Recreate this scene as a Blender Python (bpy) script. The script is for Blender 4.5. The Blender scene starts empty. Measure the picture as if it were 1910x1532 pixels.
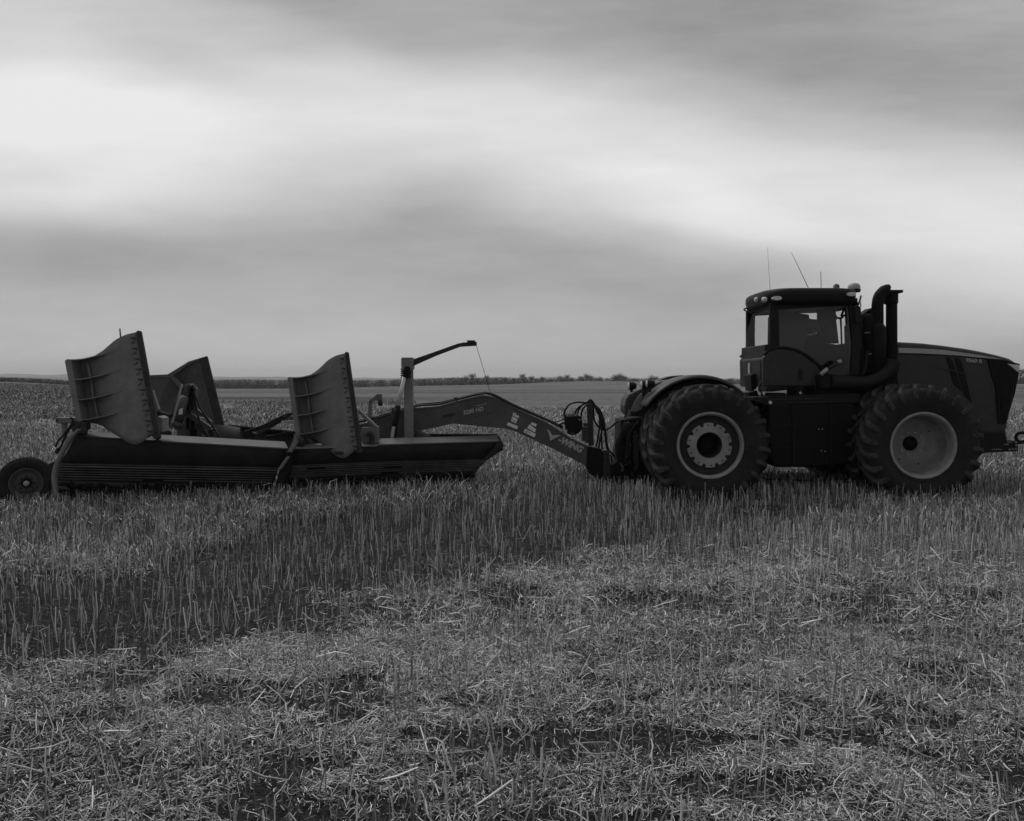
import bpy, bmesh, math, random
import numpy as np
from mathutils import Vector, Matrix

S = bpy.context.scene
COL = S.collection
R = math.radians
random.seed(7)

# ------------------------------------------------------------------ camera
H = 2.04                      # eye height
F = 1500.0                    # focal length in photo pixels (photo 1910 wide)
TH = math.atan(54 / F)        # slight downward tilt
cd = bpy.data.cameras.new('camera'); cam = bpy.data.objects.new('camera', cd); COL.objects.link(cam)
cd.sensor_width = 36; cd.sensor_fit = 'HORIZONTAL'; cd.lens = 36 * F / 1910
cd.clip_start = .1; cd.clip_end = 12000
cam.location = (0, 0, H); cam.rotation_euler = (R(90) - TH, 0, 0)
S.camera = cam

def P(px, py, Y, dy=0.0):
    """point seen at photo pixel (px,py) at distance Y in front of the camera"""
    a = (px - 955) / F; b = (766 - py) / F
    d = Vector((a, math.cos(TH) + b * math.sin(TH), -math.sin(TH) + b * math.cos(TH)))
    v = d * (Y / d.y); v.z += H; v.y += dy
    return v

# ------------------------------------------------------------------ world
SUN_EL, SUN_AZ = R(56), R(-28)      # high, beyond the machine, a little to the left
w = bpy.data.worlds.new('World'); S.world = w; w.use_nodes = True
nt = w.node_tree; nt.nodes.clear(); N = nt.nodes; L = nt.links
def nd(t, **k):
    n = N.new(t)
    for a, b in k.items(): setattr(n, a, b)
    return n
def mt(op, a, b=None, c=None):
    n = nd('ShaderNodeMath', operation=op)
    for i, x in enumerate((a, b, c)):
        if x is None: continue
        if isinstance(x, (int, float)): n.inputs[i].default_value = x
        else: L.new(x, n.inputs[i])
    return n.outputs[0]
tc = nd('ShaderNodeTexCoord'); sp = nd('ShaderNodeSeparateXYZ'); L.new(tc.outputs['Generated'], sp.inputs[0])
yy = mt('MAXIMUM', sp.outputs[1], .3)
u0 = mt('DIVIDE', sp.outputs[0], yy); v0 = mt('DIVIDE', sp.outputs[2], yy)
# slow warp of the cloud layer
cb0 = nd('ShaderNodeCombineXYZ'); L.new(u0, cb0.inputs[0]); L.new(v0, cb0.inputs[1])
mp = nd('ShaderNodeMapping'); mp.inputs['Scale'].default_value = (2.2, 7, 1); mp.inputs['Location'].default_value = (3.1, 1.7, 0); mp.inputs['Rotation'].default_value = (0, 0, R(12)); L.new(cb0.outputs[0], mp.inputs[0])
nz = nd('ShaderNodeTexNoise'); nz.inputs['Scale'].default_value = 1.0; nz.inputs['Detail'].default_value = 3; nz.inputs['Roughness'].default_value = .42; L.new(mp.outputs[0], nz.inputs[0])
mp2 = nd('ShaderNodeMapping'); mp2.inputs['Scale'].default_value = (3.0, 18, 1); mp2.inputs['Rotation'].default_value = (0, 0, R(8)); L.new(cb0.outputs[0], mp2.inputs[0])
nz2 = nd('ShaderNodeTexNoise'); nz2.inputs['Scale'].default_value = 1.0; nz2.inputs['Detail'].default_value = 4; nz2.inputs['Roughness'].default_value = .5; L.new(mp2.outputs[0], nz2.inputs[0])
mp3 = nd('ShaderNodeMapping'); mp3.inputs['Scale'].default_value = (11, 46, 1); mp3.inputs['Rotation'].default_value = (0, 0, R(15)); L.new(cb0.outputs[0], mp3.inputs[0])
nz3 = nd('ShaderNodeTexNoise'); nz3.inputs['Scale'].default_value = 1.0; nz3.inputs['Detail'].default_value = 7; nz3.inputs['Roughness'].default_value = .62; L.new(mp3.outputs[0], nz3.inputs[0])
warp = mt('MULTIPLY', mt('SUBTRACT', nz.outputs[0], .5), .09)
vw = mt('ADD', v0, warp)
shear = mt('MULTIPLY', mt('MINIMUM', mt('MAXIMUM', u0, 0), .8), .17)
vs = mt('ADD', vw, shear)
rp = nd('ShaderNodeValToRGB'); rp.color_ramp.interpolation = 'B_SPLINE'
L.new(mt('DIVIDE', vs, .6), rp.inputs[0])
SKY = [(-.02, .49), (.03, .50), (.09, .46), (.135, .385), (.175, .40), (.205, .52), (.24, .68), (.30, .79), (.35, .74), (.39, .54), (.43, .41), (.47, .36), (.58, .42)]
el = rp.color_ramp.elements
while len(el) < len(SKY): el.new(.5)
for e, (v, c) in zip(el, SKY):
    e.position = max(0, min(1, v / .6)); e.color = (c, c, c, 1)
acc = rp.outputs[0]
acc = mt('ADD', acc, 0)
cb = nd('ShaderNodeCombineXYZ'); L.new(u0, cb.inputs[0]); L.new(vw, cb.inputs[1])
#        px    py   rx    ry   rot  amp
BLOBS = [(100, 170, 620, 170, -8, .20),
         (60, -10, 560, 190, -4, .26),
         (250, 350, 620, 90, 5, .10),
         (810, 395, 230, 85, 10, -.09),
         (520, 90, 420, 110, -14, .12),
         (560, 330, 420, 80, 6, -.06),
         (1500, 60, 620, 150, -10, -.06),
         (1330, 385, 440, 90, -12, .13),
         (1780, 430, 420, 100, -6, .05),
         (1760, 590, 560, 150, 0, .15),
         (250, 480, 620, 70, 0, -.02),
         (350, 620, 900, 120, 0, .03)]
for px, py, rx, ry, rot, amp in BLOBS:
    m = nd('ShaderNodeMapping', vector_type='TEXTURE')
    m.inputs['Location'].default_value = ((px - 955) / F, (712 - py) / F, 0)
    m.inputs['Rotation'].default_value = (0, 0, R(rot)); m.inputs['Scale'].default_value = (rx / F, ry / F, 1)
    L.new(cb.outputs[0], m.inputs[0])
    g = nd('ShaderNodeTexGradient', gradient_type='SPHERICAL'); L.new(m.outputs[0], g.inputs[0])
    r = nd('ShaderNodeMapRange', interpolation_type='SMOOTHERSTEP'); L.new(g.outputs['Fac'], r.inputs[0])
    acc = mt('MULTIPLY_ADD', r.outputs[0], amp, acc)
acc = mt('ADD', acc, mt('ADD', mt('MULTIPLY', mt('SUBTRACT', nz2.outputs[0], .5), .17), mt('MULTIPLY', mt('SUBTRACT', nz3.outputs[0], .5), .10)))
acc = mt('MINIMUM', mt('MAXIMUM', acc, .2), .86)
sky = nd('ShaderNodeTexSky', sky_type='NISHITA', sun_disc=False); sky.sun_elevation = SUN_EL; sky.sun_rotation = SUN_AZ
bw = nd('ShaderNodeRGBToBW'); L.new(sky.outputs[0], bw.inputs[0])
back = nd('ShaderNodeMapRange', interpolation_type='SMOOTHSTEP'); back.inputs[1].default_value = .15; back.inputs[2].default_value = -.5; back.inputs[3].default_value = 1; back.inputs[4].default_value = .68; L.new(sp.outputs[1], back.inputs[0])
acc = mt('MULTIPLY', acc, back.outputs[0])   # unseen sky behind the camera dimmed to darken the camera-facing sides
tot = mt('ADD', mt('MULTIPLY', acc, 9.7), mt('MULTIPLY', bw.outputs[0], .015))
bg = nd('ShaderNodeBackground'); bg.inputs['Strength'].default_value = .1; L.new(tot, bg.inputs[0])
wo = nd('ShaderNodeOutputWorld'); L.new(bg.outputs[0], wo.inputs[0])

# ------------------------------------------------------------------ sun (overcast: weak and very soft)
sl = bpy.data.lights.new('sun', 'SUN'); sl.energy = 1.5; sl.angle = R(32); sl.color = (1, 1, 1)
so = bpy.data.objects.new('sun', sl); COL.objects.link(so)
so.rotation_euler = Vector((math.sin(SUN_AZ) * math.cos(SUN_EL), math.cos(SUN_AZ) * math.cos(SUN_EL), math.sin(SUN_EL))).to_track_quat('Z', 'Y').to_euler()
S.view_settings.view_transform = 'Standard'; S.view_settings.look = 'None'
S.view_settings.exposure = 0; S.view_settings.gamma = 1; S.view_settings.use_curve_mapping = False
S.cycles.volume_bounces = 0; S.cycles.max_bounces = 6; S.cycles.transparent_max_bounces = 12

# ------------------------------------------------------------------ materials (the photograph is black and white: everything is grey)
def mat(name, g, rough=.6, metal=0, var=0, scale=6, dust=0, dust_g=.12, bump=0, spec=.25, coat=0):
    m = bpy.data.materials.new(name); m.use_nodes = True
    t = m.node_tree; b = t.nodes['Principled BSDF']
    b.inputs['Base Color'].default_value = (g, g, g, 1); b.inputs['Roughness'].default_value = rough
    b.inputs['Metallic'].default_value = metal; b.inputs['Specular IOR Level'].default_value = spec
    b.inputs['Coat Weight'].default_value = coat
    if var or dust or bump:
        c = t.nodes.new('ShaderNodeTexCoord'); n = t.nodes.new('ShaderNodeTexNoise')
        n.inputs['Scale'].default_value = scale; n.inputs['Detail'].default_value = 8; n.inputs['Roughness'].default_value = .62
        t.links.new(c.outputs['Object'], n.inputs[0])
        r = t.nodes.new('ShaderNodeValToRGB'); r.color_ramp.elements[0].position = .3; r.color_ramp.elements[1].position = .72
        lo = g * (1 - var); hi = g * (1 + var)
        r.color_ramp.elements[0].color = (lo, lo, lo, 1); r.color_ramp.elements[1].color = (hi, hi, hi, 1)
        t.links.new(n.outputs[0], r.inputs[0]); out = r.outputs[0]
        if dust:
            n2 = t.nodes.new('ShaderNodeTexNoise'); n2.inputs['Scale'].default_value = scale * .35; n2.inputs['Detail'].default_value = 10; n2.inputs['Roughness'].default_value = .7
            t.links.new(c.outputs['Object'], n2.inputs[0])
            mr = t.nodes.new('ShaderNodeMapRange'); mr.inputs[1].default_value = .42; mr.inputs[2].default_value = .72; mr.inputs[4].default_value = dust
            t.links.new(n2.outputs[0], mr.inputs[0])
            mx = t.nodes.new('ShaderNodeMix'); mx.data_type = 'RGBA'; mx.inputs[7].default_value = (dust_g, dust_g, dust_g, 1)
            t.links.new(mr.outputs[0], mx.inputs[0]); t.links.new(out, mx.inputs[6]); out = mx.outputs[2]
            mr2 = t.nodes.new('ShaderNodeMapRange'); mr2.inputs[1].default_value = .35; mr2.inputs[2].default_value = .75
            mr2.inputs[3].default_value = rough; mr2.inputs[4].default_value = min(1, rough + .3)
            t.links.new(n2.outputs[0], mr2.inputs[0]); t.links.new(mr2.outputs[0], b.inputs['Roughness'])
        t.links.new(out, b.inputs['Base Color'])
        if bump:
            bp = t.nodes.new('ShaderNodeBump'); bp.inputs['Strength'].default_value = bump; bp.inputs['Distance'].default_value = .02
            t.links.new(n.outputs[0], bp.inputs['Height']); t.links.new(bp.outputs[0], b.inputs['Normal'])
    return m
M = dict(
    green=mat('tractor_paint', .034, .4, var=.15, dust=.4, dust_g=.05),
    hood=mat('hood_paint', .042, .38, var=.12, dust=.35, dust_g=.055),
    black=mat('black_plastic', .008, .5, var=.3, dust=.3, dust_g=.03),
    frame=mat('black_frame', .006, .7, var=.4, scale=5, dust=.5, dust_g=.02),
    rubber=mat('tyre_rubber', .018, .8, var=.3, scale=7, dust=.8, dust_g=.045, bump=.15, spec=.25),
    lug=mat('tyre_lug_rubber', .034, .85, var=.4, scale=9, dust=.9, dust_g=.11, bump=.2, spec=.2),
    rim=mat('rim_paint', .32, .5, var=.2, dust=.85, dust_g=.15),
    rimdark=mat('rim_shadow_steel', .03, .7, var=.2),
    stripe=mat('hood_stripe', .38, .45, var=.05),
    decal=mat('decal_white', .7, .5, var=.08, scale=30),
    decal2=mat('decal_faded', .42, .55, var=.1, scale=30),
    lens=mat('lamp_lens', .55, .15, spec=.8),
    chrome=mat('chrome', .75, .22, metal=1),
    rod=mat('polished_rod', .62, .3, metal=.25),
    steel=mat('bright_steel', .5, .35, metal=.6, var=.1),
    ditch=mat('implement_paint', .20, .55, var=.2, scale=4, dust=.75, dust_g=.12, bump=.04),
    ditchl=mat('implement_paint_top', .11, .6, var=.15, scale=4, dust=.6, dust_g=.14),
    dish=mat('dished_disc_paint', .24, .55, var=.25, scale=5, dust=.85, dust_g=.12),
    ditchd=mat('implement_paint_shaded', .034, .6, var=.3, scale=5, dust=.6, dust_g=.03, bump=.05),  # dark dusty paint; ground-facing shade of the mouldboards put into the colour
    boom=mat('boom_paint', .09, .5, var=.2, scale=4, dust=.7, dust_g=.06),
    soil=mat('scoured_steel', .012, .85, var=.5, scale=6, dust=.8, dust_g=.006, bump=.1),
    slat=mat('slat_steel', .09, .6, var=.35, scale=5, dust=.7, dust_g=.02),
    edge=mat('cutting_edge_steel', .045, .6, var=.3, scale=8, dust=.5, dust_g=.03, bump=.1),
    hose=mat('hose_rubber', .012, .45),
    seat=mat('seat_fabric', .03, .9, var=.2),
    bark=mat('bark', .02, .9),
)
def glass(name, tint, g):
    m = bpy.data.materials.new(name); m.use_nodes = True; t = m.node_tree; t.nodes.clear()
    tr = t.nodes.new('ShaderNodeBsdfTransparent'); tr.inputs[0].default_value = (tint,) * 3 + (1,)
    gl = t.nodes.new('ShaderNodeBsdfGlossy'); gl.inputs[0].default_value = (g,) * 3 + (1,); gl.inputs['Roughness'].default_value = .03
    mx = t.nodes.new('ShaderNodeMixShader'); mx.inputs[0].default_value = .05
    o = t.nodes.new('ShaderNodeOutputMaterial')
    t.links.new(tr.outputs[0], mx.inputs[1]); t.links.new(gl.outputs[0], mx.inputs[2]); t.links.new(mx.outputs[0], o.inputs[0])
    return m
M['glass'] = glass('cab_glass', .84, .7)

# ------------------------------------------------------------------ mesh helpers
ORG = {}
def tag(o, label=None, cat=None, group=None, kind=None):
    if label: o['label'] = label
    if cat: o['category'] = cat
    if group: o['group'] = group
    if kind: o['kind'] = kind
    return o
def empty(name, loc, parent=None):
    o = bpy.data.objects.new(name, None); COL.objects.link(o); o.empty_display_size = .2
    if parent is None:
        o.location = loc; ORG[o.name] = Vector(loc)
    else:
        po = ORG[parent.name]; o.parent = parent; o.location = Vector(loc) - po; ORG[o.name] = Vector(loc)
    return o
SPLIT = set('rib side_window cab_panel cab_hose coupler hinge bolt_hole bolt tank_strap lift_link roof_light antenna handrail_end clamp frame_bolt mast_hose frame_hose boom_hose hydraulic_hose rear_hose fitting pin_hole warning_decal gusset blade_bolt stiffener wheel_nut jack_leg mast_strut cap side_vent monitor opening hose_clamp wheel_arm wing_brace control_panel cross_member air_cleaner pivot_pin frame_arm deck_edge handrail decal_mark dark_decal vent_bar cab_mount divider_strut axle'.split())
class MB:
    def __init__(s): s.v = []; s.f = []; s.sm = []
    def add(s, vs, fs, smooth=False):
        n = len(s.v); s.v += [Vector(x) for x in vs]
        for f in fs: s.f.append([i + n for i in f]); s.sm.append(smooth)
        return s
    def prism(s, pts, off):
        off = Vector(off); n = len(pts); a = [Vector(p) for p in pts]; b = [p + off for p in a]
        fs = [list(range(n)), list(range(2 * n - 1, n - 1, -1))] + [[i, i + n, (i + 1) % n + n, (i + 1) % n] for i in range(n)]
        return s.add(a + b, fs)
    def poly(s, px, Y, depth):
        """outline in photo pixels at distance Y, given real depth behind it"""
        return s.prism([P(x, y, Y) for x, y in px], (0, depth, 0))
    def box(s, c, d, rot=None):
        c = Vector(c); hx, hy, hz = d[0] / 2, d[1] / 2, d[2] / 2
        vs = [Vector((x, y, z)) for x in (-hx, hx) for y in (-hy, hy) for z in (-hz, hz)]
        if rot is not None: vs = [rot @ v for v in vs]
        return s.add([c + v for v in vs], [(0, 1, 3, 2), (4, 6, 7, 5), (0, 4, 5, 1), (2, 3, 7, 6), (0, 2, 6, 4), (1, 5, 7, 3)])
    def bar(s, a, b, w, h, upv=(0, 0, 1)):
        """rectangular bar from a to b; w across Y-ish, h in-plane"""
        a, b = Vector(a), Vector(b); d = b - a; x = d.normalized(); y = Vector(upv).cross(x)
        if y.length < 1e-3: y = Vector((0, 1, 0)).cross(x)
        y.normalize(); z = x.cross(y); rot = Matrix((x, y, z)).transposed()
        return s.box((a + b) / 2, (d.length, w, h), rot)
    def tube(s, pts, r, n=8, cap=True, closed=False):
        pts = [Vector(p) for p in pts]; m = len(pts); rr = r if isinstance(r, (list, tuple)) else [r] * m
        vs = []; prev = None
        for i, p in enumerate(pts):
            if closed: t = (pts[(i + 1) % m] - pts[i - 1])
            else: t = pts[min(i + 1, m - 1)] - pts[max(i - 1, 0)]
            t.normalize()
            if prev is None:
                q = Vector((0, 0, 1)) if abs(t.z) < .9 else Vector((1, 0, 0)); a = t.cross(q).normalized()
            else: a = (prev - t * prev.dot(t)).normalized()
            prev = a; b = t.cross(a)
            for k in range(n):
                an = 2 * math.pi * k / n; vs.append(p + (a * math.cos(an) + b * math.sin(an)) * rr[i])
        fs = []
        for i in range(m if closed else m - 1):
            j = (i + 1) % m
            for k in range(n): fs.append([i * n + k, i * n + (k + 1) % n, j * n + (k + 1) % n, j * n + k])
        s.add(vs, fs, True)
        if cap and not closed:
            o = len(s.v) - len(vs)
            s.f.append([o + k for k in range(n)][::-1]); s.sm.append(False)
            s.f.append([o + (m - 1) * n + k for k in range(n)]); s.sm.append(False)
        return s
    def lathe(s, prof, c, n=48, axis='y', smooth=True, close=False):
        c = Vector(c); vs = []; m = len(prof)
        for k in range(n):
            a = 2 * math.pi * k / n
            for r, y in prof:
                if axis == 'y': vs.append(c + Vector((r * math.cos(a), y, r * math.sin(a))))
                else: vs.append(c + Vector((r * math.cos(a), r * math.sin(a), y)))
        fs = []
        for k in range(n):
            j = (k + 1) % n
            for i in range(m if close else m - 1):
                i2 = (i + 1) % m
                fs.append([k * m + i, j * m + i, j * m + i2, k * m + i2])
        return s.add(vs, fs, smooth)
    def grid(s, rows, th=None, smooth=True):
        """rows of 3D points; th = offset vector for thickness"""
        nr, nc = len(rows), len(rows[0]); vs = [p for r in rows for p in r]
        q = lambda o: [[o + i * nc + j, o + i * nc + j + 1, o + (i + 1) * nc + j + 1, o + (i + 1) * nc + j] for i in range(nr - 1) for j in range(nc - 1)]
        if th is None: return s.add(vs, q(0), smooth)
        th = Vector(th); n = len(vs); fs = q(0) + [f[::-1] for f in q(n)]
        rim = [j for j in range(nc)] + [i * nc + nc - 1 for i in range(1, nr)] + [(nr - 1) * nc + j for j in range(nc - 2, -1, -1)] + [i * nc for i in range(nr - 2, 0, -1)]
        s.add(vs + [Vector(v) + th for v in vs], fs, smooth); o = len(s.v) - 2 * n
        for a, b in zip(rim, rim[1:] + rim[:1]): s.f.append([o + a, o + a + n, o + b + n, o + b]); s.sm.append(False)
        return s
    def text(s, body, size, p, xdir, extrude=.002, xs=1.0, bold=0.0, shear=0):
        cu = bpy.data.curves.new('t', 'FONT'); cu.body = body; cu.size = size; cu.extrude = extrude; cu.offset = bold; cu.resolution_u = 3; cu.shear = shear
        ob = bpy.data.objects.new('t', cu); me = bpy.data.meshes.new_from_object(ob)
        x = Vector(xdir).normalized(); z = Vector((0, -1, 0)); y = z.cross(x)
        vs = [Vector(p) + x * v.co.x * xs + y * v.co.y + z * v.co.z for v in me.vertices]
        s.add(vs, [list(f.vertices) for f in me.polygons])
        bpy.data.objects.remove(ob); bpy.data.curves.remove(cu); bpy.data.meshes.remove(me)
        return s
    def pieces(s):
        par = list(range(len(s.v)))
        def find(i):
            while par[i] != i: par[i] = par[par[i]]; i = par[i]
            return i
        for f in s.f:
            r_ = find(f[0])
            for i in f[1:]: par[find(i)] = r_
        grp = {}
        for f, sm in zip(s.f, s.sm): grp.setdefault(find(f[0]), []).append((f, sm))
        out = []
        for fs in grp.values():
            ids = sorted({i for f, _ in fs for i in f}); mp_ = {i: k for k, i in enumerate(ids)}
            q = MB(); q.v = [s.v[i] for i in ids]; q.f = [[mp_[i] for i in f] for f, _ in fs]; q.sm = [x for _, x in fs]; out.append(q)
        return out
    def build(s, name, m, parent=None, bevel=0, at=None, label=None):
        if name in SPLIT:
            ps = s.pieces()
            if 1 < len(ps) <= 60:
                return [p.build1(name, m, parent, bevel, at, label) for p in ps][0]
        return s.build1(name, m, parent, bevel, at, label)
    def build1(s, name, m, parent=None, bevel=0, at=None, label=None):
        o0 = ORG.get(parent.name, Vector()) if parent else Vector()
        if at is not None: o0 = Vector(at)
        me = bpy.data.meshes.new(name); me.from_pydata([tuple(v - o0) for v in s.v], [], s.f)
        me.polygons.foreach_set('use_smooth', s.sm); me.materials.append(M[m] if isinstance(m, str) else m)
        bm = bmesh.new(); bm.from_mesh(me); bmesh.ops.recalc_face_normals(bm, faces=bm.faces); bm.to_mesh(me); bm.free()
        o = bpy.data.objects.new(name, me); COL.objects.link(o)
        if parent: o.parent = parent; ORG[o.name] = o0
        else: o.location = o0
        if bevel:
            b = o.modifiers.new('bevel', 'BEVEL'); b.width = bevel; b.segments = 2; b.limit_method = 'ANGLE'; b.angle_limit = R(40); b.harden_normals = False
        if label: o['label'] = label
        return o
def px_line(pts, Y): return [P(x, y, (Y if not isinstance(Y, (list, tuple)) else Y[i])) for i, (x, y) in enumerate(pts)]
def smooth_path(pts, n=6):
    """Catmull-Rom through 3D points"""
    p = [Vector(q) for q in pts]; p = [p[0] * 2 - p[1]] + p + [p[-1] * 2 - p[-2]]; out = []
    for i in range(1, len(p) - 2):
        for k in range(n):
            t = k / n
            out.append(.5 * ((2 * p[i]) + (p[i + 1] - p[i - 1]) * t + (2 * p[i - 1] - 5 * p[i] + 4 * p[i + 1] - p[i + 2]) * t * t + (3 * p[i] - 3 * p[i + 1] + p[i + 2] - p[i - 1]) * t ** 3))
    out.append(p[-2]); return out
def copy_tree(o, parent=None):
    c = o.copy(); COL.objects.link(c); c.parent = parent
    for ch in [x for x in o.children]: copy_tree(ch, c)
    return c

# ================================================================== GROUND
def vnoise(x, y, seed=0):
    xi = np.floor(x).astype(np.int64); yi = np.floor(y).astype(np.int64); fx = x - xi; fy = y - yi
    def h(a, b):
        n = (a * 374761393 + b * 668265263 + seed * 974634777) & 0xffffffff
        n = ((n ^ (n >> 13)) * 1274126177) & 0xffffffff
        return ((n ^ (n >> 16)) & 0xffff) / 65535.0
    fx = fx * fx * (3 - 2 * fx); fy = fy * fy * (3 - 2 * fy)
    return (h(xi, yi) * (1 - fx) + h(xi + 1, yi) * fx) * (1 - fy) + (h(xi, yi + 1) * (1 - fx) + h(xi + 1, yi + 1) * fx) * fy
def fbm(x, y, seed=0, o=3):
    return sum(vnoise(x * 2 ** k, y * 2 ** k, seed + k) * .5 ** k for k in range(o)) / sum(.5 ** k for k in range(o))
def sstep(a, b, x): t = np.clip((x - a) / (b - a), 0, 1); return t * t * (3 - 2 * t)
def height(x, y):
    x = np.asarray(x, float); y = np.asarray(y, float)
    near = 1 - sstep(20, 60, y)
    h = (fbm(x * 1.3, y * 1.3, 3) - .5) * .05 * near + (fbm(x * 5, y * 5, 9) - .5) * .03 * near
    far = sstep(60, 260, y)
    g = lambda cx, cy, sx, sy, a: a * np.exp(-((x - cx) / sx) ** 2 - ((y - cy) / sy) ** 2)
    h = h + far * (fbm(x * .012, y * .012, 5) - .5) * .25
    h = h + g(44, 400, 44, 110, 2.3) + 1.95 * np.exp(-((x / np.maximum(y, 1) + .64) / .10) ** 2) * np.exp(-((y - 290) / 110) ** 2) + g(230, 420, 130, 160, .8)
    h = h - 2.9 * np.exp(-((x / np.maximum(y, 1) + .33) / .19) ** 2) * np.clip((y - 225) / 290, 0, 1)
    h = h - sstep(700, 1400, y) * 1.5
    return h
def axis(a, b, n, p): t = np.linspace(0, 1, n); return a + (b - a) * t ** p
ys = np.concatenate([np.linspace(-12, 26, 230), axis(26.2, 900, 150, 2.0)[0:], axis(930, 6500, 24, 1.5)])
xh = np.concatenate([np.linspace(0, 16, 110), axis(16.3, 420, 80, 1.8), axis(440, 6000, 20, 1.6)])
xs_ = np.concatenate([-xh[::-1][:-1], xh])
GX, GY = np.meshgrid(xs_, ys); GZ = height(GX, GY)
nv = GX.size; nx = len(xs_); ny = len(ys)
me = bpy.data.meshes.new('ground'); me.vertices.add(nv); me.vertices.foreach_set('co', np.stack([GX, GY, GZ], -1).ravel())
i, j = np.meshgrid(np.arange(ny - 1), np.arange(nx - 1), indexing='ij'); a = (i * nx + j).ravel()
q = np.stack([a, a + 1, a + nx + 1, a + nx], -1)
def set_faces(me, q):
    k = q.shape[1]; me.loops.add(q.size); me.loops.foreach_set('vertex_index', q.ravel().astype(np.int32))
    me.polygons.add(len(q)); me.polygons.foreach_set('loop_start', (np.arange(len(q)) * k).astype(np.int32)); me.polygons.foreach_set('loop_total', np.full(len(q), k, np.int32))
    me.update(calc_edges=True)
set_faces(me, q); me.polygons.foreach_set('use_smooth', np.ones(len(q), bool))
gm = bpy.data.materials.new('field_soil'); gm.use_nodes = True; t = gm.node_tree; pb = t.nodes['Principled BSDF']
pb.inputs['Roughness'].default_value = .95; pb.inputs['Specular IOR Level'].default_value = .1
def tn(k, **kw):
    n = t.nodes.new(k)
    for a_, b_ in kw.items(): setattr(n, a_, b_)
    return n
def tm(op, a, b=None, c=None):
    n = tn('ShaderNodeMath', operation=op)
    for i_, x in enumerate((a, b, c)):
        if x is None: continue
        if isinstance(x, (int, float)): n.inputs[i_].default_value = x
        else: t.links.new(x, n.inputs[i_])
    return n.outputs[0]
def ramp(inp, pts):
    r = tn('ShaderNodeValToRGB'); e = r.color_ramp.elements
    while len(e) < len(pts): e.new(.5)
    for k, (p, c) in zip(e, pts): k.position = p; k.color = (c, c, c, 1)
    t.links.new(inp, r.inputs[0]); return r.outputs[0]
geo = tn('ShaderNodeNewGeometry'); sep = tn('ShaderNodeSeparateXYZ'); t.links.new(geo.outputs['Position'], sep.inputs[0])
def noise(scale, sc=(1, 1, 1), det=6, ro=.6):
    m_ = tn('ShaderNodeMapping'); m_.inputs['Scale'].default_value = sc; t.links.new(geo.outputs['Position'], m_.inputs[0])
    n_ = tn('ShaderNodeTexNoise'); n_.inputs['Scale'].default_value = scale; n_.inputs['Detail'].default_value = det; n_.inputs['Roughness'].default_value = ro
    t.links.new(m_.outputs[0], n_.inputs[0]); return n_.outputs[0]
near_c = ramp(noise(26, det=10, ro=.75), [(.3, .008), (.46, .020), (.58, .05), (.72, .16)])
mid_c = ramp(noise(1.6, (.6, .25, 1), 8, .72), [(.3, .08), (.5, .17), (.7, .28)])
far_c = ramp(noise(.02, (.5, 1.5, 1), 7, .62), [(.3, .07), (.45, .12), (.6, .17), (.75, .12)])
fine = ramp(noise(.8, (1, .4, 1), 10, .8), [(.34, .5), (.66, 1.4)])
far_m = tm('MULTIPLY', far_c, fine)
# a ploughed strip and a pale mown strip far out in the field
wob = tm('MULTIPLY_ADD', noise(.01), 40, sep.outputs[1])
def band(src, lo, hi, soft):
    a_ = tn('ShaderNodeMapRange', interpolation_type='SMOOTHSTEP'); a_.inputs[1].default_value = lo - soft; a_.inputs[2].default_value = lo + soft; t.links.new(src, a_.inputs[0])
    b_ = tn('ShaderNodeMapRange', interpolation_type='SMOOTHSTEP'); b_.inputs[1].default_value = hi - soft; b_.inputs[2].default_value = hi + soft; t.links.new(src, b_.inputs[0])
    return tm('SUBTRACT', a_.outputs[0], b_.outputs[0])
leftside = tn('ShaderNodeMapRange', interpolation_type='SMOOTHSTEP'); leftside.inputs[1].default_value = 5; leftside.inputs[2].default_value = -35; t.links.new(sep.outputs[0], leftside.inputs[0])
dark1 = tm('MULTIPLY', band(wob, 108, 124, 3), .5)
far_m = tm('MULTIPLY', far_m, tm('SUBTRACT', 1, tm('MULTIPLY', dark1, leftside.outputs[0])))
far_m = tm('MULTIPLY', far_m, tm('SUBTRACT', 1, tm('MULTIPLY', band(wob, 165, 182, 4), .3)))
def mixr(f, a_, b_):
    m_ = tn('ShaderNodeMix'); m_.data_type = 'FLOAT'; t.links.new(f, m_.inputs[0]); t.links.new(a_, m_.inputs[2]); t.links.new(b_, m_.inputs[3]); return m_.outputs[0]
f1 = tn('ShaderNodeMapRange', interpolation_type='SMOOTHSTEP'); f1.inputs[1].default_value = 13; f1.inputs[2].default_value = 22; t.links.new(sep.outputs[1], f1.inputs[0])
f2 = tn('ShaderNodeMapRange', interpolation_type='SMOOTHSTEP'); f2.inputs[1].default_value = 45; f2.inputs[2].default_value = 90; t.links.new(sep.outputs[1], f2.inputs[0])
col = mixr(f2.outputs[0], mixr(f1.outputs[0], near_c, mid_c), far_m)
t.links.new(col, pb.inputs['Base Color'])
bp = tn('ShaderNodeBump'); bp.inputs['Distance'].default_value = .05; bp.inputs['Strength'].default_value = .8; t.links.new(noise(14, det=8, ro=.7), bp.inputs['Height']); t.links.new(bp.outputs[0], pb.inputs['Normal'])
me.materials.append(gm)
ground = bpy.data.objects.new('ground', me); COL.objects.link(ground); tag(ground, kind='structure')

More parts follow.
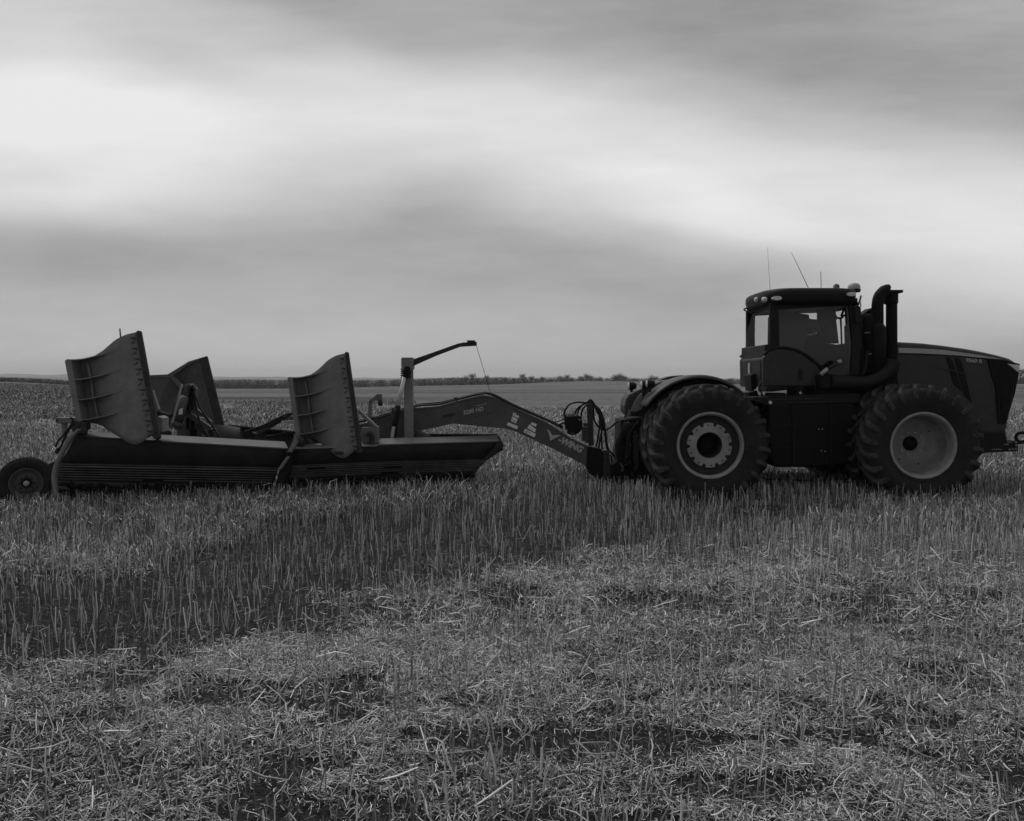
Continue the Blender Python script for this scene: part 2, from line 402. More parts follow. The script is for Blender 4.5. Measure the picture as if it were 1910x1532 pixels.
# far hills
def hills(Y, seed, ridge, g, name):
    px = np.linspace(-900, 2900, 220); rows = []
    top = np.array([ridge(p) for p in px]) + (vnoise(px * .012, px * 0, seed) - .5) * 3 + (vnoise(px * .05, px * 0, seed + 4) - .5) * 1.2
    mb = MB(); X = (px - 955) / F * Y; Z = H + top / F * Y
    rows = [[Vector((x, Y - 700, -12)) for x in X], [Vector((x, Y - 250, -4 + (z + 4) * .6)) for x, z in zip(X, Z)], [Vector((x, Y, z)) for x, z in zip(X, Z)], [Vector((x, Y + 900, -15)) for x in X]]
    mb.grid(rows); m = mat(name + '_cover', g, .95, var=.3, scale=.004)
    o = mb.build(name, m); tag(o, kind='structure'); return o
hills(3600, 3, lambda p: 8 - 6 * max(0, min(1, (p - 100) / 700)) - 3 * max(0, min(1, (p - 1100) / 400)), .07, 'hills')
hills(5600, 8, lambda p: 14.5 - 9 * max(0, min(1, (p - 50) / 750)) - 4 * max(0, min(1, (p - 900) / 500)), .07, 'far_hills')

# ================================================================== STUBBLE (numpy built)
rng = np.random.default_rng(11)
def gpx(px, py):
    Y = F * H / (py - 712.0); return ((px - 955) / F * Y, Y)
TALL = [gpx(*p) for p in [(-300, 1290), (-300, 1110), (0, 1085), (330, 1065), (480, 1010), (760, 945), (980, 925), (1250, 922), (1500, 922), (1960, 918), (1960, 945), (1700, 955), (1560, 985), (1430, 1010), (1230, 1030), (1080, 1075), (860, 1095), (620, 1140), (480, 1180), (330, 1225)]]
def inpoly(x, y, poly):
    x = x + (fbm(x * 1.6, y * 1.6, 71) - .5) * 1.6 * np.clip(y / 9, .4, 1.3); y = y + (fbm(x * 1.2, y * 1.2, 77) - .5) * 2.6 * np.clip(y / 9, .3, 1.5) + rng.normal(0, .24, x.shape) * y / 8
    c = np.zeros(x.shape, bool); n = len(poly)
    for i in range(n):
        x1, y1 = poly[i]; x2, y2 = poly[i - 1]
        c ^= ((y1 > y) != (y2 > y)) & (x < (x2 - x1) * (y - y1) / (y2 - y1 + 1e-12) + x1)
    return c
def scatter(y0, y1, dens, margin=1.2):
    A = (y1 - y0) * (1.30 * (y0 + y1) / 2 + 2 * margin); n = int(A * dens * 1.0)
    y = np.sqrt(rng.random(n * 1) * (y1 ** 2 - y0 ** 2) + y0 ** 2); x = (rng.random(n) - .5) * (1.30 * y + 2 * margin)
    return x, y
# ground occupied by the machine's wheels
WHEELS = []
def clear_of_wheels(x, y, r=.0):
    m = np.ones(x.shape, bool)
    for (x0, x1, y0, y1) in WHEELS: m &= ~((x > x0) & (x < x1) & (y > y0) & (y < y1))
    return m
class Blades:
    def __init__(s): s.v = []; s.f = []; s.c = []; s.n = 0
    def add(s, base, mid, top, r0, r1, r2, c, k=3):
        """three-ring prisms through base, mid, top (n,3)"""
        n = len(base)
        if n == 0: return
        d = top - base; d /= np.linalg.norm(d, axis=1, keepdims=True) + 1e-9
        ref = np.where(np.abs(d[:, 2:3]) > .8, np.array([[1., 0, 0]]), np.array([[0, 0, 1.]]))
        a = np.cross(d, ref); a /= np.linalg.norm(a, axis=1, keepdims=True); b = np.cross(d, a)
        ph = rng.random(n) * 6.28
        V = np.zeros((n, 3 * k, 3))
        for ri, (p, r) in enumerate(((base, r0), (mid, r1), (top, r2))):
            for j in range(k):
                an = ph + 2 * math.pi * j / k if k > 2 else ph * 0 + math.pi * j
                V[:, ri * k + j] = p + (a * np.cos(an)[:, None] + b * np.sin(an)[:, None]) * r[:, None]
        q = []
        for ri in range(2):
            for j in range(k if k > 2 else 1):
                q.append([ri * k + j, ri * k + (j + 1) % k, (ri + 1) * k + (j + 1) % k, (ri + 1) * k + j])
        q = np.array(q)
        s.v.append(V.reshape(-1, 3)); s.f.append((q[None] + (np.arange(n) * 3 * k)[:, None, None] + s.n).reshape(-1, 4))
        s.c.append(np.repeat(c, 3 * k)); s.n += n * 3 * k
    def build(s, name, m):
        v = np.concatenate(s.v); f = np.concatenate(s.f); c = np.concatenate(s.c)
        me = bpy.data.meshes.new(name); me.vertices.add(len(v)); me.vertices.foreach_set('co', v.ravel()); set_faces(me, f)
        at = me.attributes.new('tone', 'FLOAT', 'POINT'); at.data.foreach_set('value', c.astype(np.float32))
        me.polygons.foreach_set('use_smooth', np.ones(len(f), bool))
        me.materials.append(m); o = bpy.data.objects.new(name, me); COL.objects.link(o); print(name, len(f)); return o
def straw_mat(name, tr=0):
    m = bpy.data.materials.new(name); m.use_nodes = True; t = m.node_tree; b = t.nodes['Principled BSDF']
    a = t.nodes.new('ShaderNodeAttribute'); a.attribute_name = 'tone'; c = t.nodes.new('ShaderNodeCombineColor')
    for k in range(3): t.links.new(a.outputs['Fac'], c.inputs[k])
    t.links.new(c.outputs[0], b.inputs['Base Color']); b.inputs['Roughness'].default_value = .65; b.inputs['Specular IOR Level'].default_value = .3
    return m
STRAW = straw_mat('straw')
def ground_pts(x, y, dz=0): return np.stack([x, y, height(x, y) + dz], -1)
def tones(n, lo, hi, p=1.0): return lo + (hi - lo) * rng.random(n) ** p

def standing(B, x, y, hlo, hhi, rad, lo, hi, lean=.12, k=3, hexp=1.0):
    n = len(x); h = hlo + (hhi - hlo) * rng.random(n) ** hexp
    an = rng.random(n) * 6.28; ln = np.abs(rng.normal(0, lean, n)); big = rng.random(n) < .07; ln[big] += rng.random(big.sum()) * .7
    d = np.stack([np.cos(an) * ln, np.sin(an) * ln, np.ones(n)], -1); d /= np.linalg.norm(d, axis=1, keepdims=True)
    b = ground_pts(x, y, -.02); tp = b + d * (h + .02)[:, None]
    md = (b + tp) / 2 + np.stack([rng.normal(0, .012, n), rng.normal(0, .012, n), np.zeros(n)], -1)
    r = rad * (.6 + .8 * rng.random(n)); B.add(b, md, tp, r, r * .95, r * .85, tones(n, lo * .6, min(.95, hi * 1.45), 2.0), k)
def lying(B, x, y, llo, lhi, rad, lo, hi, z=.01, zr=.04, tilt=.2, k=3, p=2.0, bend=.06):
    n = len(x); l = llo + (lhi - llo) * rng.random(n) ** 2; an = rng.random(n) * 6.28; ti = rng.normal(0, tilt, n)
    d = np.stack([np.cos(an) * np.cos(ti), np.sin(an) * np.cos(ti), np.sin(ti)], -1)
    c = ground_pts(x, y, 0); c[:, 2] += z + zr * rng.random(n) + np.abs(np.sin(ti)) * l * .5
    b = c - d * l[:, None] / 2; e = c + d * l[:, None] / 2; md = c + rng.normal(0, 1, (n, 3)) * (l * bend)[:, None]
    md[:, 2] = np.maximum(md[:, 2], c[:, 2] - .01)
    r = rad * (.5 + rng.random(n)); B.add(b, md, e, r * .8, r, r * .7, tones(n, lo * 1.1, min(.95, hi * 1.5), p), k)

# wheel footprints (x0,x1,y0,y1)
XR, XF = (1327 - 955) / F * 13.2, (1727 - 955) / F * 13.2
for X in (XR, XF):
    for yc in (13.5, 14.22, 15.78, 16.5): WHEELS.append((X - .5, X + .5, yc - .34, yc + .34))
WHEELS.append((-7.9, -7.5, 12.75, 13.2))

def patch(x, y, seed, sc=.9): return fbm(x * sc, y * sc, seed, 3)

SB = Blades(); LT = Blades(); WD = Blades()
# --- standing stubble
x, y = scatter(3.2, 9.0, 150, 2.0); k = clear_of_wheels(x, y)
tl = inpoly(x, y, TALL); pn = patch(x, y, 21, .8); pr_ = patch(x, y, 27, 3.0)
keep = k & (tl & (rng.random(len(x)) < .1 + 1.1 * pr_) | (rng.random(len(x)) < np.clip(.16 + 1.3 * (pn - .35), .10, .8) * np.clip(.2 + 1.6 * pr_, 0, 1)))
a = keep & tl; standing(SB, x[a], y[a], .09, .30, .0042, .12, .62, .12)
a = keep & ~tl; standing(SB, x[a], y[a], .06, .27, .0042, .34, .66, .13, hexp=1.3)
x, y = scatter(9.0, 16.5, 210, 3.0); k = clear_of_wheels(x, y); tl = inpoly(x, y, TALL)
pn = patch(x, y, 23, .6); pr_ = patch(x, y, 28, 2.2); right = (x / y > .33) & (y < 12.6)
ok_ = rng.random(len(x)) < np.clip(.1 + 1.5 * pr_, 0, 1)
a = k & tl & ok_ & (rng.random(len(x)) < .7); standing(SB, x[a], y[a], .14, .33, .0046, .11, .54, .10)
a = k & ~tl & right & ok_; standing(SB, x[a], y[a], .16, .33, .005, .30, .66, .09)
a = k & ~tl & ~right & (rng.random(len(x)) < .35 + pn); standing(SB, x[a], y[a], .15, .34, .005, .14, .52, .12)
x, y = scatter(13.0, 15.6, 90, 2.0); a = clear_of_wheels(x, y); standing(SB, x[a], y[a], .24, .40, .005, .18, .62, .10)
x, y = scatter(16.5, 34, 80, 4); a = clear_of_wheels(x, y); standing(SB, x[a], y[a], .14, .34, .007, .14, .50, .2, k=3)
x, y = scatter(34, 60, 12, 8); standing(SB, x, y, .12, .28, .012, .16, .46, .3, k=3)
# --- lying straw, chaff
def bare(x, y): return rng.random(len(x)) < 1 - .85 * sstep(.50, .60, fbm(x * 2.0 + 3, y * 3.6, 61, 4)) * sstep(.34, .52, fbm(x * .5, y * .8, 63, 3)) * (y < 12)
def cover(x, y, seed, sc, lo_, gain, mid): return bare(x, y) & (rng.random(len(x)) < np.clip(lo_ + gain * (patch(x, y, seed, sc) - mid), .10, 1))
x, y = scatter(3.2, 6.4, 5200, 1.9); a = (~inpoly(x, y, TALL)) & cover(x, y, 31, 1.5, .22, 3.0, .42); lying(LT, x[a], y[a], .010, .085, .0019, .07, .66, zr=.05, tilt=.35, k=2, p=1.8, bend=.07)
x, y = scatter(3.2, 6.4, 620, 1.9); a = (~inpoly(x, y, TALL)) & cover(x, y, 31, 1.5, .35, 2.4, .38); lying(LT, x[a], y[a], .03, .15, .0024, .12, .64, z=.02, zr=.05, tilt=.3, p=1.5)
x, y = scatter(3.2, 10, 20, 1.9); a = ~inpoly(x, y, TALL); lying(LT, x[a], y[a], .10, .26, .0042, .25, .75, z=.03, zr=.10, tilt=.35, p=1.2, bend=.06)
x, y = scatter(6.4, 10.5, 3000, 2.0); a = (~inpoly(x, y, TALL)) & cover(x, y, 33, 1.0, .30, 2.6, .42); lying(LT, x[a], y[a], .014, .10, .0026, .09, .64, zr=.08, tilt=.35, k=2, p=1.7, bend=.07)
x, y = scatter(6.4, 10.5, 360, 2.0); a = (~inpoly(x, y, TALL)) & cover(x, y, 33, 1.0, .42, 2.2, .40); lying(LT, x[a], y[a], .04, .18, .0034, .14, .60, z=.02, zr=.08, tilt=.3)
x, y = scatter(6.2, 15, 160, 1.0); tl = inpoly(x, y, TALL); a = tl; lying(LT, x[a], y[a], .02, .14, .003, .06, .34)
x, y = scatter(10.5, 16.5, 900, 2.8); a = clear_of_wheels(x, y) & (~inpoly(x, y, TALL)) & cover(x, y, 35, .6, .4, 2.2, .42); lying(LT, x[a], y[a], .02, .16, .005, .10, .44, z=.04, zr=.20, tilt=.6, k=2, bend=.2)
x, y = scatter(16.5, 36, 150, 4); a = clear_of_wheels(x, y); lying(LT, x[a], y[a], .05, .28, .009, .14, .52, z=.03, zr=.14, tilt=.5, k=2)
x, y = scatter(36, 62, 14, 8); lying(LT, x, y, .15, .6, .02, .14, .44, z=.02, zr=.12, tilt=.3, k=2)
x, y = scatter(3.2, 6.6, 3600, 1.9); a = bare(x, y) & (rng.random(len(x)) < np.clip(.25 + 1.2 * patch(x, y, 37, 2.2), 0, 1)) & (~inpoly(x, y, TALL) | (rng.random(len(x)) < .10)); lying(LT, x[a], y[a], .012, .085, .0013, .08, .60, zr=.04, tilt=.4, k=2, p=1.4, bend=.08)
x, y = scatter(6.4, 10.5, 1500, 2.0); a = bare(x, y) & ~inpoly(x, y, TALL) & (rng.random(len(x)) < np.clip(.2 + 1.1 * patch(x, y, 38, 1.5), 0, 1)); lying(LT, x[a], y[a], .02, .10, .002, .08, .50, zr=.05, tilt=.4, k=2, p=1.5, bend=.08)
x, y = scatter(3.2, 7.5, 95, 1.9); a = ~inpoly(x, y, TALL) & (rng.random(len(x)) < .25 + patch(x, y, 39, 1.1)); standing(SB, x[a], y[a], .06, .26, .0034, .34, .66, .16, hexp=1.2)
x, y = scatter(7.5, 11.5, 55, 2.0); a = ~inpoly(x, y, TALL); standing(SB, x[a], y[a], .08, .26, .0042, .34, .66, .10)
# --- leafy volunteer plants left of the machine and along the mouldboards
def weeds(x, y, h, nl, lo, hi, w=.006):
    for _ in range(nl):
        n = len(x); an = rng.random(n) * 6.28; el_ = .5 + rng.random(n) * .9; hh = h * (.5 + .7 * rng.random(n))
        z0 = hh * rng.random(n) * .6
        b = ground_pts(x + rng.normal(0, .03, n), y + rng.normal(0, .03, n), 0); b[:, 2] += z0
        d = np.stack([np.cos(an) * np.cos(el_), np.sin(an) * np.cos(el_), np.sin(el_)], -1)
        l = hh * (.4 + .4 * rng.random(n)); md = b + d * (l * .55)[:, None]
        e = md + np.stack([np.cos(an) * l * .45, np.sin(an) * l * .45, l * rng.normal(.0, .25, n)], -1)
        r = w * (.6 + .8 * rng.random(n)); WD.add(b, md, e, r * .5, r, r * .25, tones(n, lo, hi, 1.6), 2)
x, y = scatter(8.0, 14.0, 110, 1.5); pn = patch(x, y, 41, .8)
a = (x / y < -.02) & (pn > .36) & ~inpoly(x, y, TALL) & clear_of_wheels(x, y); weeds(x[a], y[a], .26, 6, .10, .50, .005)
x, y = scatter(12.3, 14.6, 60, 1.5); a = (x / y > -.30) & (x / y < .02) & (rng.random(len(x)) < .5); weeds(x[a], y[a], .44, 6, .08, .36, .007)
x, y = scatter(14, 34, 22, 3); pn = patch(x, y, 43, .25); a = (pn > .45) & clear_of_wheels(x, y); weeds(x[a], y[a], .34, 6, .08, .36, .012)
x, y = scatter(34, 75, 6, 8); pn = patch(x, y, 45, .12); a = (pn > .42) & (x / y < -.12); weeds(x[a], y[a], .45, 7, .06, .26, .024)
x, y = scatter(75, 210, 1.3, 8); pn = patch(x, y, 47, .06); a = (pn > .40) & (x / y < -.5); weeds(x[a], y[a], .7, 7, .06, .22, .05)
x, y = scatter(4, 9, 4, .5); pn = patch(x, y, 49, .7); a = pn > .5; weeds(x[a], y[a], .16, 8, .08, .30, .006)
tag(SB.build('standing_stubble', STRAW), kind='stuff', label='upright cut crop stalks standing all over the field', cat='stubble')
tag(LT.build('straw_litter', STRAW), kind='stuff', label='pale broken straw and chaff lying flat between the stalks', cat='straw')
tag(WD.build('weeds', STRAW), kind='stuff', label='leafy volunteer weeds growing through the stubble', cat='weeds')

# ================================================================== TREES
def tree_mesh(seed, hgt, wid, nt_, leaf, mname='bark', trunk=True):
    r = random.Random(seed); wood = MB(); cr = MB()
    wood.tube([(0, 0, -.4), (r.uniform(-.1, .1), 0, hgt * .3), (r.uniform(-.3, .3), 0, hgt * .62), (r.uniform(-.3, .3), 0, hgt * .92)], [hgt * .022, hgt * .017, hgt * .011, .02], 5)
    for k in range(int(nt_ / 14)):
        z0 = hgt * r.uniform(.22, .75); an = r.uniform(0, 6.28); l = wid * r.uniform(.5, 1.0) * (1.15 - z0 / hgt)
        e = Vector((math.cos(an) * l, math.sin(an) * l, z0 + l * r.uniform(.5, 1.2))); m_ = Vector((math.cos(an) * l * .5, math.sin(an) * l * .5, z0 + l * .25))
        wood.tube([(0, 0, z0), m_, e], [hgt * .010, hgt * .006, .015], 4, cap=False)
        for _ in range(12):
            c = m_.lerp(e, r.uniform(.1, 1.15)) + Vector((r.gauss(0, .16), r.gauss(0, .16), r.gauss(0, .16))) * wid
            d = Vector((r.gauss(0, 1), r.gauss(0, 1), abs(r.gauss(.5, .8)))).normalized() * leaf * r.uniform(.5, 1.4)
            s_ = d.cross(Vector((r.gauss(0, 1), r.gauss(0, 1), r.gauss(0, 1)))).normalized() * leaf * r.uniform(.06, .2)
            cr.add([c - s_, c + s_, c + d + s_ * .4, c + d - s_ * .4], [(0, 1, 2, 3)])
    return wood, cr
TW = mat('twigs', .02, .9, var=.3, scale=2)
protos = []
for k in range(5):
    hgt = [6.5, 7.5, 8.5, 6.0, 9.0][k]; wd_, cr_ = tree_mesh(50 + k, hgt, hgt * .38, 330, hgt * .10)
    o = empty('bare_tree', (0, 0, -50)); a_ = wd_.build('trunk', 'bark', o, at=(0, 0, 0)); b_ = cr_.build('crown', TW, o, at=(0, 0, 0)); protos.append(o)
used = [False] * 5
def place_tree(px, Y, sc, k, label, group):
    x = (px - 955) / F * Y; z = float(height(np.array([x]), np.array([Y]))[0])
    if not used[k]: o = protos[k]; used[k] = True
    else: o = copy_tree(protos[k])
    o.location = (x, Y, z - .1); o.scale = (sc * random.uniform(1.0, 1.4), sc, sc * .86); o.rotation_euler = (0, 0, random.uniform(0, 6))
    tag(o, label, 'tree', group); return o
rt = random.Random(5)
ORD = ['leftmost', 'second from the left', 'third from the left', 'fourth from the left', 'fifth from the left', 'sixth from the left', 'seventh from the left', 'eighth from the left', 'rightmost']
def tree_row(pts, Y, what, group):
    for i_, (px, sc) in enumerate(pts):
        o_ = 'rightmost' if i_ == len(pts) - 1 else ORD[i_]
        place_tree(px, Y + rt.uniform(-12, 12), sc, rt.randrange(5), o_ + ' of the ' + what, group)
tree_row([(868, .95), (880, 1.05), (893, .9), (908, 1.0), (925, .85), (941, 1.0), (958, .9), (975, .95), (992, .85)], 515, 'bare trees behind the raised arm cable', 'trees in the row beneath the cable')
tree_row([(1012, .9), (1026, .8), (1046, 1.0), (1058, .9), (1066, .8), (1084, 1.1), (1094, 1.15), (1102, 1.0)], 555, 'bare trees over the low hill', 'trees behind the hill crest')
tree_row([(1120, .8), (1148, 1.1), (1156, 1.2), (1164, 1.0), (1185, .8), (1216, .95), (1224, .9)], 560, 'trees above the tractor rear lights', 'skyline trees over the rear fender')
tree_row([(1392, .9), (1399, .8)], 560, 'two trees between fender and cab', 'trees between fender and cab')
place_tree(1903, 430, 1.15, 4, 'bushy bare tree at the right edge beyond the tractor nose', None)
# the treeline that reads as one mass
WB = Blades(); rng = np.random.default_rng(4)
def wood_mass(px0, px1, Y, top, base_extra, step, tw=42, depth=22, lo=.006, hi=.03):
    for px in np.arange(px0, px1, step):
        x0 = (px - 955) / F * Y; tp_ = top(px) + rng.normal(0, .45)
        for r_ in range(3):
            yy_ = Y + depth * (r_ - 1) + rng.normal(0, 3); xx = x0 + rng.normal(0, 1.5); z0 = float(height(np.array([xx]), np.array([yy_]))[0])
            zt = H + (712 - (712 - tp_)) / F * yy_; h_ = max(2.0, zt - z0) * (.85 + .2 * rng.random())
            n = tw * 2; u_ = rng.random(n) ** 1.1; c = np.stack([xx + rng.normal(0, 1.3, n), yy_ + rng.normal(0, 1.6, n), z0 + h_ * (.02 + .9 * u_)], -1)
            d = rng.normal(0, 1, (n, 3)); d[:, 2] = np.abs(d[:, 2]) + .5; d *= (h_ * .11 / np.linalg.norm(d, axis=1))[:, None]
            r = np.full(n, .22 + .16 * rng.random()) * (1.45 - u_); WB.add(c, c + d * .5, c + d, r, r * .8, r * .3, tones(n, lo, hi), 2)
def top_main(px):   # height of the tree tops over the horizon, in photo pixels
    return float(np.interp(px, [-300, 100, 200, 400, 640, 740, 860, 980, 1100, 1500, 1700, 2300], [-1.5, 0, 4.5, 5.0, 4.0, 4.5, 9.0, 9.0, 7.0, 4, 4, 5]))
wood_mass(140, 1010, 520, top_main, 0, 3.4)
wood_mass(1010, 1420, 580, lambda p: 9.0 + 1.4 * math.sin(p * .11) + .8 * math.sin(p * .43) - 2.5 * (p > 1200), 0, 3.6)
wood_mass(1640, 2150, 520, lambda p: 10 if p > 1880 else 4, 0, 3.6)
wood_mass(-60, 150, 310, lambda p: .2 + 1.3 * (rng.random() ** 2), 0, 3.4, tw=20, depth=8)
tag(WB.build('far_woods', STRAW), kind='stuff', label='dark leafless treeline running along the horizon', cat='woods')

# ================================================================== TRACTOR
YC = 15.0
tr = empty('tractor', ((XR + XF) / 2, YC, 0)); tag(tr, 'big dark articulated farm tractor on dual wheels facing right, pulling the implement', 'tractor')
TR, TWD = 1.015, .60          # tyre radius and width
def tyre_mesh():
    mb = MB(); w_ = TWD / 2
    prof = [(.535, -w_ * .78), (.60, -w_ * .90), (.72, -w_ * 1.03), (.82, -w_ * 1.04), (.89, -w_ * .95), (.93, -w_ * .84), (.948, -w_ * .5), (.952, 0), (.948, w_ * .5), (.93, w_ * .84), (.89, w_ * .95), (.82, w_ * 1.04), (.72, w_ * 1.03), (.60, w_ * .90), (.535, w_ * .78)]
    mb.lathe(prof, (0, 0, 0), 96)
    # bead ring on the sidewalls
    for s_ in (-1, 1): mb.lathe([(.56, s_ * w_ * .80), (.585, s_ * w_ * .94), (.615, s_ * w_ * .90)], (0, 0, 0), 72)
    return mb
def lug_mesh():
    mb = MB(); w_ = TWD / 2; NL = 24
    for s_ in (-1, 1):
        for i_ in range(NL):
            t0 = 2 * math.pi * (i_ + (.5 if s_ > 0 else 0)) / NL
            path = [(.0, -.02, TR, .94, .027), (.06, .09, TR, .94, .027), (.15, .19, TR * .998, .93, .030), (.245, .25, TR * .992, .91, .036), (.295, .275, .965, .87, .040), (.318, .29, .905, .81, .038), (.318, .30, .83, .78, .026)]
            vs = []
            for yy_, dth, rt_, rb, hw in path:
                th = t0 + dth * 1.05
                for (rr, k_) in ((rb, -1.15), (rt_, -.8), (rt_, .8), (rb, 1.15)):
                    a_ = th + k_ * hw / rr; yq = yy_ + (.012 if rr == rt_ and yy_ > .25 else 0)
                    vs.append(Vector((rr * math.cos(a_), s_ * yq, rr * math.sin(a_))))
            fs = [[0, 1, 2, 3], [4 * 6 + 3, 4 * 6 + 2, 4 * 6 + 1, 4 * 6]]
            for k_ in range(6):
                for j_ in range(4): fs.append([k_ * 4 + j_, k_ * 4 + (j_ + 1) % 4, k_ * 4 + 4 + (j_ + 1) % 4, k_ * 4 + 4 + j_])
            mb.add(vs, fs)
    return mb
tyre_me = None
def wheel(name, loc, style, near, spin=0.):
    """style: 'ring' = outer dual with notched ring disc, 'dish' = deep dished disc, 'plain' = inner dual"""
    global tyre_me
    wh = empty('wheel', loc, tr)
    if tyre_me is None:
        a_ = tyre_mesh().build('tyre', 'rubber', wh, at=(0, 0, 0)); b_ = lug_mesh().build('tread', 'lug', a_, at=(0, 0, 0), bevel=.008); tyre_me = (a_, b_)
    else:
        a_ = tyre_me[0].copy(); COL.objects.link(a_); a_.parent = wh; b_ = tyre_me[1].copy(); COL.objects.link(b_); b_.parent = a_
    a_.rotation_euler = (0, spin, 0) if near else (0, spin, math.pi)
    s_ = -1 if near else 1; w_ = TWD / 2
    rb = MB()
    rb.lathe([(.555, s_ * .245), (.56, s_ * .26), (.545, s_ * .27), (.515, s_ * .262), (.50, s_ * .22), (.49, s_ * .12), (.47, 0), (.47, -s_ * .2), (.54, -s_ * .25)], (0, 0, 0), 72)
    rim = rb.build('rim', 'rim', wh, at=(0, 0, 0))
    if style == 'dish':
        d_ = MB(); d_.lathe([(.482, s_ * .08), (.465, -s_ * .02), (.44, -s_ * .12), (.40, -s_ * .165), (.25, -s_ * .185), (.128, -s_ * .19), (.124, -s_ * .20)], (0, 0, 0), 64); d_.build('disc', 'dish', rim, at=(0, 0, 0))
        h_ = MB(); h_.lathe([(.124, -s_ * .2), (.112, -s_ * .165), (.108, -s_ * .23), (.09, -s_ * .26), (.085, -s_ * .16), (0.001, -s_ * .15)], (0, 0, 0), 32); h_.build('hub', 'frame', rim, at=(0, 0, 0))
        b2 = MB()
        for k_ in range(10):
            an = 2 * math.pi * k_ / 10; c = Vector((.195 * math.cos(an), -s_ * .18, .195 * math.sin(an))); b2.tube([c, c + Vector((0, s_ * .025, 0))], .012, 6)
        b2.build('wheel_nut', 'steel', rim, at=(0, 0, 0))
        hh = MB()
        for an, rr in ((-1.2, .37), (2.4, .36), (.6, .38), (3.8, .36), (-2.2, .33)): hh.lathe([(.001, 0), (.016, 0), (.018, .006)], Vector((rr * math.cos(an), -s_ * .165, rr * math.sin(an))), 12)
        hh.build('bolt_hole', 'rimdark', rim, at=(0, 0, 0))
    elif style == 'ring':
        d_ = MB(); n_ = 120; out = []; inn = []
        for k_ in range(n_):
            an = 2 * math.pi * k_ / n_; ph = (k_ % 12); r_ = .372 if ph > 2 else .318
            out.append((r_, an)); inn.append((.215, an))
        f_ = lambda r_, an, y_: Vector((r_ * math.cos(an), y_, r_ * math.sin(an)))
        for k_ in range(n_):
            j_ = (k_ + 1) % n_; vs = [f_(*out[k_], s_ * .20), f_(*out[j_], s_ * .20), f_(*inn[j_], s_ * .20), f_(*inn[k_], s_ * .20)]
            d_.prism(vs, (0, -s_ * .03, 0))
        d_.build('disc', 'rim', rim, at=(0, 0, 0))
        h_ = MB(); h_.lathe([(.492, s_ * .205), (.47, s_ * .15), (.40, s_ * .14), (.36, s_ * .15)], (0, 0, 0), 64); h_.lathe([(.37, s_ * .15), (.22, s_ * .15), (.20, -s_ * .1), (.19, -s_ * .25), (.001, -s_ * .25)], (0, 0, 0), 48); h_.build('wheel_centre', 'rimdark', rim, at=(0, 0, 0))
        hb = MB(); hb.tube([Vector((0, -s_ * .3, 0)), Vector((0, -s_ * .02, 0))], .11, 24); hb.tube([Vector((0, -s_ * .02, 0)), Vector((0, s_ * .02, 0))], .06, 16); hb.build('hub', 'frame', rim, at=(0, 0, 0))
        b2 = MB()
        for k_ in range(10):
            an = 2 * math.pi * (k_ + .62) / 10; c = Vector((.335 * math.cos(an), s_ * .20, .335 * math.sin(an))); b2.tube([c, c + Vector((0, s_ * .02, 0))], .013, 6)
        b2.build('wheel_nut', 'rimdark', rim, at=(0, 0, 0))
    else:
        d_ = MB(); d_.lathe([(.475, 0), (.40, s_ * .03), (.15, s_ * .05), (.14, s_ * .0), (.001, 0)], (0, 0, 0), 48); d_.build('disc', 'rim', rim, at=(0, 0, 0))
    return wh
ZW = .985
for X, st in ((XR, 'ring'), (XF, 'dish')):
    wheel('w', (X, 13.5, ZW), st, True, .1); wheel('w', (X, 14.22, ZW), 'plain', True, .23)
    wheel('w', (X, 15.78, ZW), 'plain', False, .4); wheel('w', (X, 16.5, ZW), st, False, .05)

# --- running gear
mb = MB()
for X in (XR, XF):
    mb.tube([(X, 13.74, ZW), (X, 16.26, ZW)], .12, 16); mb.box((X, 15, ZW), (.55, .7, .62))
mb.build('axle', 'frame', tr, bevel=.02)
mb = MB()
mb.box((XR + .1, 15, 1.1), (2.2, .8, .5)); mb.box((XF + .2, 15, 1.0), (3.4, .7, .45)); mb.tube([((XR + XF) / 2 - .6, 15, .62), ((XR + XF) / 2 - .6, 15, 1.5)], .16, 16)
mb.box(((XR + XF) / 2 - .6, 15, 1.35), (.7, .6, .16)); mb.box(((XR + XF) / 2 - .6, 15, .75), (.7, .6, .16))
mb.build('chassis', 'frame', tr, bevel=.03)
mb = MB(); mb.poly([(1436, 752), (1575, 748), (1600, 760), (1602, 800), (1597, 850), (1585, 866), (1520, 872), (1446, 872), (1438, 860), (1434, 800)], 13.95, .62)
tank = mb.build('fuel_tank', 'frame', tr, bevel=.04)
mb = MB()
for x_ in (1478, 1548): mb.poly([(x_, 752), (x_ + 3, 752), (x_ + 4, 870), (x_ + 1, 870)], 13.93, .02)
for y_ in (792, 834): mb.poly([(1440, y_), (1595, y_ - 3), (1595, y_ - 1), (1440, y_ + 2)], 13.94, .01)
mb.build('tank_strap', 'black', tank)
mb = MB()
for x_, y_ in ((1527.5, 801), (1534, 800.5), (1532, 841), (1539, 842)): mb.tube([P(x_, y_, 13.93), P(x_, y_, 13.90)], .009, 8)
mb.build('bolt', 'steel', tank)
mb = MB(); mb.box(((P(1436, 800, 14).x + P(1600, 800, 14).x) / 2, 16.0, 1.1), (1.45, .7, 1.0)); mb.build('fuel_tank', 'frame', tr, bevel=.05)
# hose crossing under the frame
mb = MB(); mb.tube(smooth_path(px_line([(1405, 886), (1430, 893), (1480, 896), (1540, 896), (1590, 893)], 14.6)), .018, 8); mb.build('lower_hose', 'hose', tr)
